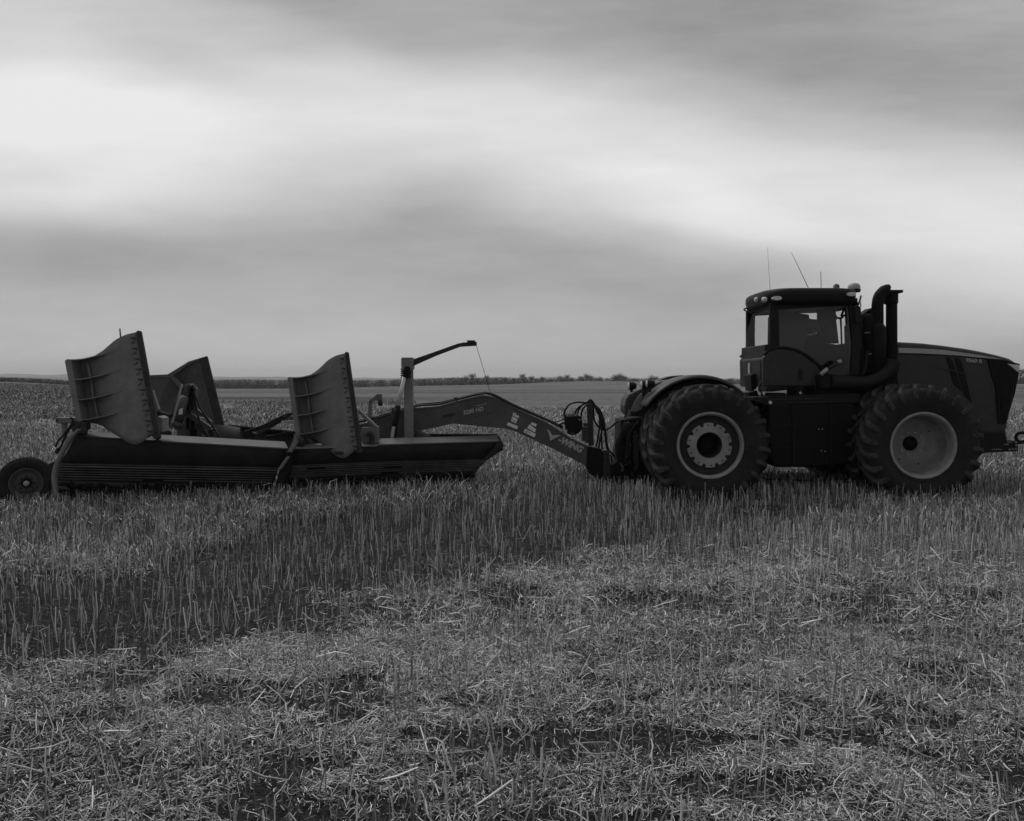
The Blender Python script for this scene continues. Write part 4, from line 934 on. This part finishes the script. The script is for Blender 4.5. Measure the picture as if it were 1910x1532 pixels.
# top flanges
def flange(up, lo, parent, mirror=False, m='ditchl'):
    rows = board(up, lo, n=16, dy0=.10, dy1=-.235)
    if mirror: rows = [[mirY(v) for v in r_] for r_ in rows]
    mb = MB(); mb.grid(rows, (0, 0, -.02), smooth=False); mb.build('top_flange', m, parent)
FL = ([(298, 811), (531, 824)], [(303, 822.5), (537, 836)]); FLa = ([(150, 806), (298, 811)], [(140, 812.5), (303, 822.5)])
FR = ([(713, 818), (927, 812)], [(704, 829), (931, 822.5)]); FRa = ([(556, 830), (713, 822)], [(548, 836), (704, 831)])
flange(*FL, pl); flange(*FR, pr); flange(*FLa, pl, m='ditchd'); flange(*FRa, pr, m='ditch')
flange(*FL, fl_, True); flange(*FR, fr_, True)
# end strip of the left board, curved
def strip(pts, wpx, Y0, depth, name, m, parent, mirror=False):
    L_ = [P(x, y, Y0) for x, y in pts]; w_ = wpx / F * Y0; rows = [L_, [v + Vector((w_, 0, 0)) for v in L_]]
    if mirror: rows = [[mirY(v) for v in r_] for r_ in rows]
    mb = MB(); mb.grid(rows, (0, depth * (-1 if mirror else 1), 0)); return mb.build(name, m, parent)
ES = smooth_path([Vector((x, y, 0)) for x, y in [(143, 801), (131, 812), (119, 830), (108, 850), (99, 870), (95.5, 890), (97, 908), (99, 930)]], 4)
strip([(v.x, v.y) for v in ES], 7.5, 12.62, .06, 'end_plate', 'ditch', pl); strip([(v.x, v.y) for v in ES], 7.5, 12.62, .06, 'end_plate', 'ditch', fl_, True)
mb = MB(); mb.tube(smooth_path([P(98, 928, 12.7), P(104, 938, 12.7), P(112, 930, 12.7)]), .02, 6); mb.poly([(106, 909), (120, 909), (124, 913), (108, 914)], 12.66, .08); mb.build('runner', 'edge', pl)
# divider between the boards
mb = MB(); mb.poly([(549, 812), (555, 826), (543, 845), (536, 842), (545, 826)], 13.45, .12); mb.poly([(534, 852), (540, 853), (524, 876), (517, 876)], 13.45, .1); mb.build('divider_strut', 'ditch', pr, bevel=.01)
mb = MB(); mb.poly([(540, 840), (549, 836), (540, 880), (532, 912), (512, 912), (520, 880), (530, 862)], 13.52, .1); mb.build('divider_plate', 'soil', pr, bevel=.01)

# --- raised near wings
def near_wing(A_, Y, parent):
    """A_ maps the first wing's pixel coordinates; Y distance of its near edge"""
    W = empty('wing', P(*A_(200, 720), Y), parent); Q = lambda x, y, d=0.: P(*A_(x, y), Y + d)
    topE = [(124, 672), (150, 670), (176, 664), (192, 654), (215, 634), (234, 624.5), (253, 620)]
    botE = [(146, 784), (160, 788), (180, 791), (190, 794), (209, 807), (228, 819), (240, 827), (253, 829.5), (262, 827), (273, 819), (287.5, 809)]
    # grid across (u) and down (v); left edge / right edge follow the outline
    nu, nv_ = 26, 18; rows = []
    tx = np.array([p[0] for p in topE]); ty = np.array([p[1] for p in topE]); bx = np.array([p[0] for p in botE]); by = np.array([p[1] for p in botE])
    for v in np.linspace(0, 1, nv_):
        r_ = []
        for u in np.linspace(0, 1, nu):
            x0 = 124 + (253 - 124) * u; x1 = 146 + (287.5 - 146) * u
            y0 = float(np.interp(x0, tx, ty)); y1 = float(np.interp(x1, bx, by))
            x_ = x0 + (x1 - x0) * v; y_ = y0 + (y1 - y0) * v
            d = .40 * (math.cos(min(1, u / .68) * math.pi) * .5 + .5) + .05 * (1 - math.cos((u - .68) * 3) if u > .68 else 0)
            r_.append(Q(x_, y_, d))
        rows.append(r_)
    dpl = lambda u: .40 * (math.cos(min(1, max(0, u) / .68) * math.pi) * .5 + .5)
    mb = MB(); mb.grid(rows, (0, .012, 0)); plate = mb.build('wing_plate', 'ditch', W)
    mb = MB()
    RB = [[(125, 671), (148, 669.7), (165, 667), (176, 664), (200, 658), (217, 651)], [(134, 708), (160.5, 705), (184, 700), (203, 695), (223, 688.5)],
          [(140, 745.7), (165, 743), (187, 738.6), (207.5, 733), (225.5, 728.5)], [(148, 783), (171.5, 780), (192, 776), (212, 771), (236, 764)]]
    for rb_ in RB:
        pts = smooth_path([Vector((x, y, 0)) for x, y in rb_], 4); n_ = len(pts); fr = []; bk = []
        for i_, p in enumerate(pts):
            f_ = i_ / (n_ - 1); dd = dpl((p.x - 128 - 22 * (p.y - 671) / 113) / 133); fr.append(Q(p.x, p.y, min(.02, dd) - .012)); bk.append(Q(p.x, p.y, dd + .02))
        mb.grid([fr, bk], (0, 0, -.018))
    mb.build('rib', 'ditch', W)
    mb = MB(); mb.prism([Q(120, 673), Q(125, 669.7), Q(132, 671), Q(152, 786), Q(146, 790), Q(141, 783)], (0, .28, 0)); mb.build('side_beam', 'ditch', W, bevel=.012)
    mb = MB()
    for a_, b_ in (((161, 678), (167, 704)), ((168, 707), (172, 741)), ((174, 745), (180, 778))): mb.prism([Q(*a_, .16), Q(a_[0] + 3, a_[1], .16), Q(b_[0] + 3, b_[1], .16), Q(*b_, .16)], (0, .2, 0))
    mb.build('stiffener', 'ditch', W)
    mb = MB(); mb.prism([Q(253, 619), Q(257, 616.5), Q(262, 618), Q(263.5, 626), Q(296, 803), Q(291, 808), Q(287, 809)], (0, .06, 0)); mb.build('blade_edge', 'edge', W, bevel=.01)
    mb = MB(); mc = MB()
    for k_ in range(10):
        f_ = k_ / 9.; x_ = 243 + 32 * f_; y_ = 630 + 174 * f_
        a_, b_, c_ = Q(x_ - 3, y_, -.0), Q(x_ + 8, y_ - .5, -.01), Q(x_ + 8, y_ + 3, -.01)
        mb.prism([a_, b_, c_], (0, .10, 0))
        c = Q(x_ + 5, y_ + 8.5, .0); mc.tube([c, c + Vector((0, .05, 0))], .014, 6); c = Q(x_ + 1.5, y_ + 11, .0); mc.tube([c, c + Vector((0, .05, 0))], .010, 6)
    mb.build('gusset', 'edge', W); mc.build('blade_bolt', 'edge', W)
    mb = MB(); 
    for (x_, y_) in ((141, 800), (155, 803)): mb.tube([Q(x_, y_, -.05), Q(x_ + 2, y_ + 3, .3)], .055, 12)
    mb.prism([Q(136, 784, .0), Q(160, 788, 0), Q(161, 800, 0), Q(150, 808, 0), Q(138, 800, 0)], (0, .15, 0)); mb.tube([Q(291, 812, .02), Q(294, 814, .35)], .06, 12)
    mb.build('hinge', 'ditchd', W, bevel=.01)
    return W, Q
W1, Q1 = near_wing(lambda x, y: (x, y), 12.75, dt)
W2, Q2 = near_wing(lambda x, y: (535.4 + .80 * (x - 120) - .0136 * (y - 673), 706 + .0224 * (x - 120) + .935 * (y - 673)), 13.75, dt)
mb = MB(); mb.tube([Q1(223.5, 613, .1), Q1(225, 630, .1)], .012, 6); mb.build('marker_peg', 'ditch', W1)
mb = MB(); mb.prism([Q2(226, 787, -.012), Q2(246, 787, -.012), Q2(246, 794, -.012), Q2(226, 794, -.012)], (0, .01, 0))
for v in mb.v: v.x += .05; v.z -= .25
mb.build('serial_plate', 'ditchd', W2)
mb = MB(); mb.prism([Q2(158, 790, .2), Q2(172, 790, .2), Q2(186, 800, .2), Q2(178, 801, .2)], (0, .02, 0)); mb.build('brace_plate', 'ditchl', W2)
# supports on the inner side of each near wing
mb = MB(); mb.poly([(280, 728), (284, 728), (296, 764), (292, 768), (286, 758)], 13.15, .08); mb.poly([(294, 776), (303, 780), (303, 806), (293, 806)], 13.0, .25); mb.build('wing_brace', 'ditch', dt, bevel=.008)
mb = MB(); mb.bar(P(669, 766, 14.1), P(704, 799, 14.1), .12, .05); mb.poly([(674, 798), (706, 796), (706, 826), (676, 828), (672, 812)], 14.05, .1); mb.build('wing_brace', 'ditch', dt, bevel=.008)
mb = MB(); mb.tube(smooth_path(px_line([(684, 812), (690, 808), (695, 815), (692, 824), (698, 828)], 14.0)), .035, 8); mb.tube(px_line([(553, 818), (566, 826)], 13.6), .06, 10); mb.build('pivot_pin', 'edge', dt)

# --- far wing (seen from its smooth side)
FY = 17.4; W3 = empty('wing', P(350, 740, FY), dt)
mb = MB(); mb.prism([P(280, 703, FY), P(317, 704, FY), P(338, 728, FY + .1), P(352, 760, FY + .1), P(352, 815, FY + .1), P(300, 815, FY), P(289, 768, FY)], (0, .03, 0)); mb.build('wing_plate', 'boom', W3)
mb = MB(); mb.prism([P(318, 703, FY + .12), P(352, 677, FY), P(370, 669.5, FY), P(403, 806, FY), P(395, 818, FY), P(338, 818, FY + .15), P(338, 727, FY + .15)], (0, .03, 0)); mb.build('wing_plate', 'boom', W3)
mb = MB(); mb.prism([P(280, 700, FY - .02), P(313, 698.5, FY - .02), P(352, 674.5, FY - .02), P(385, 664.5, FY - .02), P(386, 667, FY - .02), P(353, 679, FY - .02), P(318, 704, FY - .02), P(280, 704, FY - .02)], (0, .06, 0))
mb.prism([P(317, 704, FY - .06), P(323, 701, FY - .06), P(344, 722, FY - .06), P(338, 728, FY - .06)], (0, .05, 0)); mb.build('rib', 'ditchl', W3)
mb = MB(); mb.prism([P(370, 669, FY - .06), P(386, 665, FY - .06), P(417.5, 793, FY - .06), P(404, 808, FY - .06)], (0, .06, 0)); mb.build('blade_edge', 'edge', W3, bevel=.008)
mb = MB(); mb.tube(smooth_path(px_line([(289, 762), (294, 770), (304, 775), (318, 778), (326, 774)], 16.6)), .08, 10); mb.build('wing_pivot', 'frame', W3)

# --- central lift mast at the left, cylinder, hoses
MY = 14.6
mb = MB(); mb.poly([(345, 717), (353, 716), (362, 726), (360, 760), (352, 776), (340, 776), (336, 770)], MY, .22); mast = mb.build('lift_mast', 'boom', dt, bevel=.01)
mb = MB(); mb.tube(px_line([(346, 740), (330, 792)], MY - .1), .085, 14); mb.tube(px_line([(333, 786), (328, 797)], MY - .1), .11, 14); mb.build('lift_cylinder', 'boom', mast)
mb = MB(); mb.bar(P(339.5, 717, MY - .2), P(322, 789, MY - .2), .03, .028); mb.build('cylinder_strip', 'stripe', mast)
mb = MB(); mb.tube(px_line([(329, 794), (323, 818)], MY - .1), .045, 14); mb.build('cylinder_rod', 'rod', mast)
mb = MB(); mb.poly([(334, 764), (341, 761), (340, 773), (333, 774)], MY - .22, .01); mb.build('sticker', 'decal', mast)
mb = MB(); mb.bar(P(358, 722, MY - .05), P(356, 765, MY - .05), .1, .11); mb.tube(px_line([(357, 724), (362, 722)], MY - .1), .05, 10); mb.build('mast_pivot', 'frame', mast)
mb = MB(); mb.poly([(346, 778), (372, 780), (378, 815), (344, 815)], MY + .1, .3); fb = mb.build('frame_box', 'boom', dt, bevel=.01)
mb = MB(); mb.poly([(348, 782), (353, 782), (352, 801), (347, 801)], MY + .09, .03); mb.poly([(356, 786), (362, 787), (362, 800), (356, 800)], MY + .09, .03); mb.poly([(354, 801), (367, 801), (367, 814), (354, 813)], MY + .085, .03); mb.build('opening', 'frame', fb)
mb = MB(); mb.bar(P(303, 793, MY), P(335, 777, MY), .1, .07); mb.bar(P(346, 768, MY), P(392, 800, MY), .1, .09); mb.bar(P(360, 757, MY + .2), P(395, 788, MY + .2), .08, .035)
mb.bar(P(300, 806, MY + .3), P(322, 797, MY + .3), .08, .05); mb.build('mast_strut', 'boom', dt, bevel=.006)
mb = MB(); mb.bar(P(303, 802, MY + .1), P(322, 812, MY + .1), .2, .14); mb.bar(P(374, 806, MY + .5), P(402, 806, MY + .5), .2, .13); mb.build('cross_member', 'edge', dt, bevel=.01)
mb = MB()
for pts in ([(361, 731), (366, 760), (374, 790), (388, 814)], [(362, 732), (374, 762), (392, 788), (409, 816)], [(370, 792), (378, 806), (388, 815)], [(354, 725), (351, 745), (355, 765), (352, 772)]):
    mb.tube(smooth_path(px_line(pts, MY - .12)), .018, 6)
mb.build('mast_hose', 'hose', mast)
# rear toolbar with its bracket and drooping hoses
mb = MB(); mb.poly([(104, 779), (137, 779), (137, 790), (104, 790)], 13.2, .14); mb.poly([(113, 790), (122, 790), (121, 822), (117, 822)], 13.25, .08); tb = mb.build('rear_toolbar', 'ditch', dt, bevel=.01)
mb = MB(); mb.poly([(104, 781), (107, 781), (107, 788), (104, 788)], 13.19, .03); mb.build('end_cap', 'edge', tb)
mb = MB()
for pts in ([(131, 779), (136, 784), (130, 796), (118, 812), (107, 825), (104, 834)], [(138, 790), (130, 800), (120, 818), (113, 834), (106, 845)], [(136, 788), (138, 795), (133, 800)]): mb.tube(smooth_path(px_line(pts, 12.75)), .016, 6)
mb.bar(P(110, 836, 12.75), P(105, 846, 12.75), .03, .05); mb.build('rear_hose', 'hose', tb)
# --- boom (gooseneck)
BY = 14.87; BD = .26
up = [(640, 800), (694, 786), (735, 775), (770, 763), (818, 759), (852, 749.5), (899, 738.5), (912, 740), (923, 743), (960, 762), (1021, 790), (1063, 817), (1101, 834), (1122, 840)]
lo_ = [(1122, 872), (1101, 873), (1030, 836), (959, 804), (940, 799), (900, 795.5), (846, 790), (770, 806), (735, 813), (694, 820), (640, 828)]
mb = MB(); mb.poly(up + lo_, BY, BD); boom = mb.build('boom', 'boom', dt, bevel=.008)
mb = MB(); ups = up[1:12]
rows = [[P(x, y - 1.2, BY - .02) for x, y in ups], [P(x, y + 1.8, BY - .02) for x, y in ups]]; mb.grid(rows, (0, BD + .04, 0), smooth=False)
lo2 = lo_[1:8]; rows = [[P(x, y - 2.5, BY - .02) for x, y in lo2], [P(x, y + .5, BY - .02) for x, y in lo2]]; mb.grid(rows, (0, BD + .04, 0), smooth=False); mb.build('boom_flange', 'boom', boom)
mb = MB()
for off, Y_ in ((2.5, BY + .02), (4.5, BY + .09), (3.5, BY + .17)):
    mb.tube(smooth_path([P(x, y - off - rr.uniform(0, 1.2), Y_) for x, y in [(640, 795), (694, 785), (735, 774), (780, 760), (818, 757), (852, 748.5), (899, 738.0), (912, 739), (925, 743), (960, 761), (1021, 788), (1050, 802)]], 4), .022, 6)
mb.build('boom_hose', 'hose', boom)
mb = MB(); mb.poly([(730, 762), (737, 760), (737, 770), (731, 771)], BY - .1, .2); mb.poly([(846, 742), (852, 741), (852, 748), (846, 749)], BY - .05, .3); mb.build('hose_clamp', 'edge', boom)
a_ = P(864, 774, BY - .006); b_ = P(904, 765.5, BY - .006); mb = MB(); mb.text('3200 HD', .105, a_, b_ - a_, .003, .98, .002, .2); mb.build('model_lettering', 'decal2', boom)
mb = MB(); mb.bar(P(888, 757.5, BY - .006), P(908, 753.5, BY - .006), .006, .008); mb.build('decal_line', 'decal2', boom)
mb = MB(); mb.bar(P(884, 779, BY - .006), P(921, 768, BY - .006), .006, .012); mb.poly([(825, 775), (848, 770), (848, 776), (825, 781)], BY - .006, .004); mb.build('dark_decal', 'edge', boom)
z_ = lambda x, y: (930 + x / 10.61, 760 + y / 10.61)
mb = MB()
for q_ in ([(190, 295), (385, 375), (365, 435), (160, 350)], [(268, 180), (380, 230), (340, 318), (245, 270)], [(290, 105), (345, 120), (352, 155), (410, 175), (395, 215), (275, 165)],
           [(660, 295), (755, 335), (740, 388), (630, 335)], [(612, 340), (740, 432), (720, 497), (565, 408)], [(525, 420), (740, 530), (705, 595), (490, 490)]):
    mb.poly([z_(*p) for p in q_], BY - .006, .004)
mb.build('warning_decal', 'decal', boom)
mb = MB()
for q_ in ([(300, 135), (325, 140), (322, 155), (298, 150)], [(285, 255), (330, 275), (326, 290), (281, 268)], [(530, 480), (560, 490), (556, 505), (528, 495)], [(675, 375), (715, 395), (712, 405), (672, 388)], [(545, 458), (640, 505), (636, 514), (541, 467)], [(270, 215), (290, 222), (287, 234), (268, 226)]):
    mb.poly([z_(*p) for p in q_], BY - .0085, .002)
mb.build('decal_mark', 'edge', boom)
mb = MB(); mb.poly([z_(*p) for p in [(955, 430), (1005, 455), (1040, 520), (1075, 560), (1140, 545), (1240, 550), (1170, 590), (1080, 630), (1025, 665), (1015, 600), (985, 510)]], BY - .0085, .004); mb.build('logo', 'decal2', boom)
mb = MB(); mb.poly([z_(*p) for p in [(935, 405), (1010, 440), (1050, 515), (1082, 548), (1160, 530), (1265, 545), (1180, 605), (1090, 650), (1010, 695), (1005, 610), (970, 520)]], BY - .005, .003); mb.build('logo_outline', 'edge', boom)
a_ = P(1040, 823.5, BY - .006); b_ = P(1090, 848, BY - .006); mb = MB(); mb.text('-WING', .165, a_, b_ - a_, .003, .93, .008, .15); mb.build('brand_lettering', 'decal2', boom)
# tongue, jack plate, hose post, valve block
mb = MB(); mb.poly([(1096, 833), (1122, 838), (1128, 848), (1128, 896), (1112, 892), (1100, 884), (1094, 872)], BY - .05, BD + .1); tg = mb.build('tongue', 'frame', boom, bevel=.01)
mb = MB(); mb.poly([(1126, 840), (1137, 841), (1139, 888), (1134, 893), (1126, 890)], BY - .08, .12); jp = mb.build('hitch_plate', 'edge', boom, bevel=.004)
mb = MB()
for k_ in range(5): c = P(1132.5, 849 + k_ * 9, BY - .085); mb.tube([c, c + Vector((0, -.01, 0))], .012, 8)
mb.build('pin_hole', 'frame', jp)
mb = MB(); mb.bar(P(1118, 890, BY), P(1119, 912, BY), .05, .04); mb.bar(P(1131, 890, BY), P(1127, 912, BY), .04, .03); mb.build('jack_leg', 'frame', boom)
mb = MB(); mb.poly([(1095, 754), (1106, 752), (1107.5, 832), (1098, 832)], BY, .1); hp = mb.build('hose_post', 'ditchd', boom, bevel=.006)
mb = MB(); mb.poly([(1086, 797), (1098, 797), (1098, 826), (1093, 827), (1092, 823), (1086, 823)], BY + .02, .08); mb.poly([(1088, 789), (1096, 790), (1096, 796), (1088, 796)], BY + .05, .03); mb.build('hose_bracket', 'edge', hp, bevel=.004)
mb = MB(); mb.poly([(1053, 778), (1082, 776), (1085, 800), (1078, 808), (1062, 808), (1055, 800)], BY - .02, .3); vb = mb.build('valve_block', 'frame', boom, bevel=.012)
mb = MB()
for x_ in (1056, 1061, 1066, 1070, 1076): mb.tube(px_line([(x_, 779), (x_ + .5, 771)], BY + .05), .022, 8)
for x_, y_ in ((1048, 800), (1057, 803), (1081, 783)): mb.tube([P(x_, y_, BY - .04), P(x_, y_, BY)], .02, 8)
mb.build('fitting', 'ditch', vb)
mb = MB()
HS = [[(1053, 778), (1053, 768), (1062, 755), (1078, 750.5), (1094, 751.5), (1101, 746), (1107, 752), (1114, 768), (1126, 790), (1131, 832), (1137, 842)],
      [(1070, 776), (1076, 764), (1084, 757), (1094, 752), (1103, 751), (1112, 760), (1121, 775), (1127, 800), (1133, 835), (1146, 850)],
      [(1076, 776), (1082, 760), (1096, 750), (1106, 752), (1107, 768), (1109, 785), (1118, 798), (1129, 802), (1142, 795), (1152, 786), (1166, 781)],
      [(1085, 798), (1084, 775), (1088, 762), (1098, 754), (1108, 757), (1116, 770), (1119, 790), (1116, 812), (1112, 834)],
      [(1109, 757), (1118, 768), (1122, 790), (1122, 812), (1123, 838)], [(1110, 756), (1121, 772), (1124, 795), (1120, 815), (1117, 836)],
      [(1108, 755), (1119, 765), (1126, 785), (1129, 805), (1134, 836), (1147, 852)],
      [(1030, 788), (1042, 786), (1053, 781)], [(1040, 794), (1046, 791), (1054, 788)], [(1055, 800), (1062, 809), (1074, 809), (1084, 800), (1085, 785)],
      [(1148, 882), (1152, 845), (1156, 800), (1162, 786), (1170, 784)], [(1150, 880), (1155, 840), (1158, 810), (1164, 795), (1172, 790)], [(1139, 848), (1141, 862), (1140, 875)]]
for i_, pts in enumerate(HS): mb.tube(smooth_path([P(x, y, BY + .02 + .035 * (i_ % 4)) for x, y in pts], 6), .019 if i_ not in (7,) else .012, 6)
mb.build('hydraulic_hose', 'hose', boom)
mb = MB(); mb.tube(smooth_path(px_line([(1022, 786), (1035, 778), (1052, 775)], BY + .05)), .005, 5); mb.build('wire', 'edge', boom)
# --- boom support legs (light diagonal arms behind the second wing)
mb = MB(); mb.bar(P(466, 815, 15.3), P(520, 783, 15.1), .12, .11); mb.bar(P(516, 782, 15.1), P(560, 779, 15.0), .12, .07); mb.bar(P(560, 790, 15), P(660, 800, 15), .3, .25); mb.bar(P(768, 803, 14.9), P(800, 818, 14.7), .12, .10); mb.bar(P(640, 812, 14.95), P(760, 812, 14.95), .25, .10); mb.build('frame_arm', 'boom', dt, bevel=.008)
mb = MB()
for pts in ([(454, 816), (456, 807), (466, 803), (500, 790), (530, 775), (545, 771)], [(458, 812), (466, 806), (505, 793), (538, 776), (548, 772)], [(495, 815), (520, 811), (540, 806), (552, 806)], [(500, 817), (525, 809), (545, 808)]): mb.tube(smooth_path(px_line(pts, 15.0)), .02, 6)
mb.poly([(456, 808), (468, 806), (478, 810), (470, 816), (455, 818)], 14.95, .12); mb.build('frame_hose', 'hose', dt)
# --- upright post with spring, cylinder and the marker arm
PY = 14.6
mb = MB(); mb.poly([(753, 688), (769, 688), (770.5, 819), (754, 819)], PY, .16); post = mb.build('upright_post', 'ditch', dt, bevel=.008)
mb = MB(); mb.poly([(748, 669), (750, 667), (769, 667), (771, 670), (770, 688), (764, 692), (751, 690), (748, 684)], PY - .05, .26); mb.poly([(751, 675.5), (765, 675.5), (765, 677.5), (751, 677.5)], PY - .06, .02); mb.build('post_head', 'ditch', post, bevel=.008)
mb = MB(); cz = P(759, 697, PY + .08); hel = [cz + Vector((.105 * math.cos(a), .105 * math.sin(a), -.10 + .20 * a / (2 * math.pi * 5))) for a in np.linspace(0, 2 * math.pi * 5, 90)]; mb.tube(hel, .014, 6); mb.build('coil_spring', 'frame', post)
mb = MB(); mb.tube(px_line([(760, 688), (755, 706)], PY - .08), [.06, .035], 12); mb.tube([P(759.5, 688, PY - .18), P(759.5, 688, PY - .02)], .05, 14); mb.tube(px_line([(742, 757), (732, 820)], PY - .08), .055, 14); mb.tube(px_line([(749, 708), (741, 757)], PY - .03), .012, 6); cyl = mb.build('hydraulic_cylinder', 'frame', post)
mb = MB(); mb.tube(px_line([(754, 704), (742, 758)], PY - .09), .036, 14); mb.build('piston_rod', 'rod', cyl)
mb = MB(); mb.bar(P(734.5, 796, PY - .15), P(731, 817, PY - .15), .01, .06); mb.build('sticker', 'decal2', cyl)
mb = MB(); mb.tube(px_line([(735, 768), (736, 778), (731, 800)], PY - .12), .012, 6); mb.build('hose', 'hose', cyl)
mb = MB(); mb.prism([P(769, 671, PY + .02), P(812, 656, PY), P(854, 641, PY), P(864, 639, PY), P(889, 637.5, PY), P(889, 645, PY), P(858, 647, PY), P(815, 663, PY), P(771, 682.5, PY + .02)], (0, .09, 0)); arm = mb.build('marker_arm', 'ditchd', post, bevel=.006)
mb = MB(); mb.prism([P(870, 635, PY - .03), P(886, 635, PY - .03), P(884, 638.5, PY - .03), P(872, 638.5, PY - .03)], (0, .16, 0)); mb.build('arm_plate', 'ditchd', arm)
mb = MB(); mb.tube([P(888.5, 645, PY + .04), P(902, 690, PY + .1), P(915.5, 737, BY + .05)], .0045, 5); mb.build('cable', 'edge', arm)
# second small hooked post
mb = MB(); mb.bar(P(690, 788, 14.95), P(691, 748, 14.95), .07, .065); mb.bar(P(690, 750, 14.95), P(706, 738, 14.95), .07, .07); mb.poly([(702, 735), (711, 735), (713, 748), (702, 748)], 14.93, .12); hk = mb.build('hooked_post', 'ditch', dt, bevel=.008)
mb = MB(); mb.tube([P(706, 752, 14.95), P(713, 752, 14.95)], .055, 12); mb.build('roller', 'ditchd', hk)
# --- rear gauge wheels
def gauge(loc, s_):
    wh = empty('gauge_wheel', loc, dt); wh.rotation_euler = (0, 0, R(27 if s_ < 0 else -13))
    mb = MB(); mb.lathe([(.235, -.10), (.29, -.145), (.35, -.15), (.39, -.125), (.405, -.08), (.408, 0), (.405, .08), (.39, .125), (.35, .15), (.29, .145), (.235, .10)], (0, 0, 0), 56)
    for k_ in range(54):
        an = 2 * math.pi * k_ / 54
        for yy_, o_ in ((-.095, 0), (-.035, .5), (.035, 0), (.095, .5)):
            a_ = an + o_ * 2 * math.pi / 54; rot = Matrix.Rotation(-a_, 3, 'Y'); mb.box(Vector((.405 * math.cos(a_), yy_, .405 * math.sin(a_))), (.02, .045, .03), rot)
    mb.build('tyre', 'rubber', wh, at=(0, 0, 0))
    mb = MB(); mb.lathe([(.245, s_ * .11), (.248, s_ * .122), (.232, s_ * .12), (.215, s_ * .10), (.20, s_ * .05), (.17, s_ * .03), (.155, s_ * .055), (.12, s_ * .06), (.075, s_ * .05), (.07, s_ * .03)], (0, 0, 0), 48); rim = mb.build('rim', 'boom', wh, at=(0, 0, 0))
    mb = MB(); mb.lathe([(.075, s_ * .03), (.07, s_ * .09), (.05, s_ * .095), (.001, s_ * .095)], (0, 0, 0), 24)
    for k_ in range(8): a_ = 2 * math.pi * k_ / 8; c = Vector((.11 * math.cos(a_), s_ * .055, .11 * math.sin(a_))); mb.tube([c, c + Vector((0, s_ * .02, 0))], .013, 6)
    mb.build('hub', 'frame', rim, at=(0, 0, 0))
    mb = MB(); mb.lathe([(.045, s_ * .09), (.042, s_ * .125), (.025, s_ * .14), (.001, s_ * .143)], (0, 0, 0), 20); mb.build('hub_cap', 'stripe', rim, at=(0, 0, 0))
gc = P(50, 904, 12.95); gauge((gc.x, gc.y, .405), -1); gauge((gc.x, 30 - gc.y, .405), 1)
mb = MB()
for s_ in (0, 1):
    f_ = (lambda v: v) if not s_ else mirY
    mb.bar(f_(Vector((gc.x, gc.y + .25, .405))), f_(P(104, 870, 13.2)), .08, .14); mb.tube([f_(Vector((gc.x, gc.y, .405))), f_(Vector((gc.x, gc.y + .32, .405)))], .04, 10)
    mb.prism([f_(P(90, 866, 13.1)), f_(P(103, 860, 13.1)), f_(P(103, 926, 13.1)), f_(P(92, 915, 13.1))], (0, .12 * (1 - 2 * s_), 0))
mb.build('wheel_arm', 'edge', dt, bevel=.01)

# ================================================================== HAZE
hb = MB(); hb.box((0, 2900, 35), (14000, 7400, 110)); hm = bpy.data.materials.new('haze'); hm.use_nodes = True; t = hm.node_tree; t.nodes.clear()
pv = t.nodes.new('ShaderNodeVolumePrincipled'); pv.inputs['Color'].default_value = (.9, .9, .9, 1); pv.inputs['Density'].default_value = .00017; pv.inputs['Anisotropy'].default_value = .2
oo = t.nodes.new('ShaderNodeOutputMaterial'); t.links.new(pv.outputs[0], oo.inputs['Volume'])
tag(hb.build('haze', hm), kind='stuff')
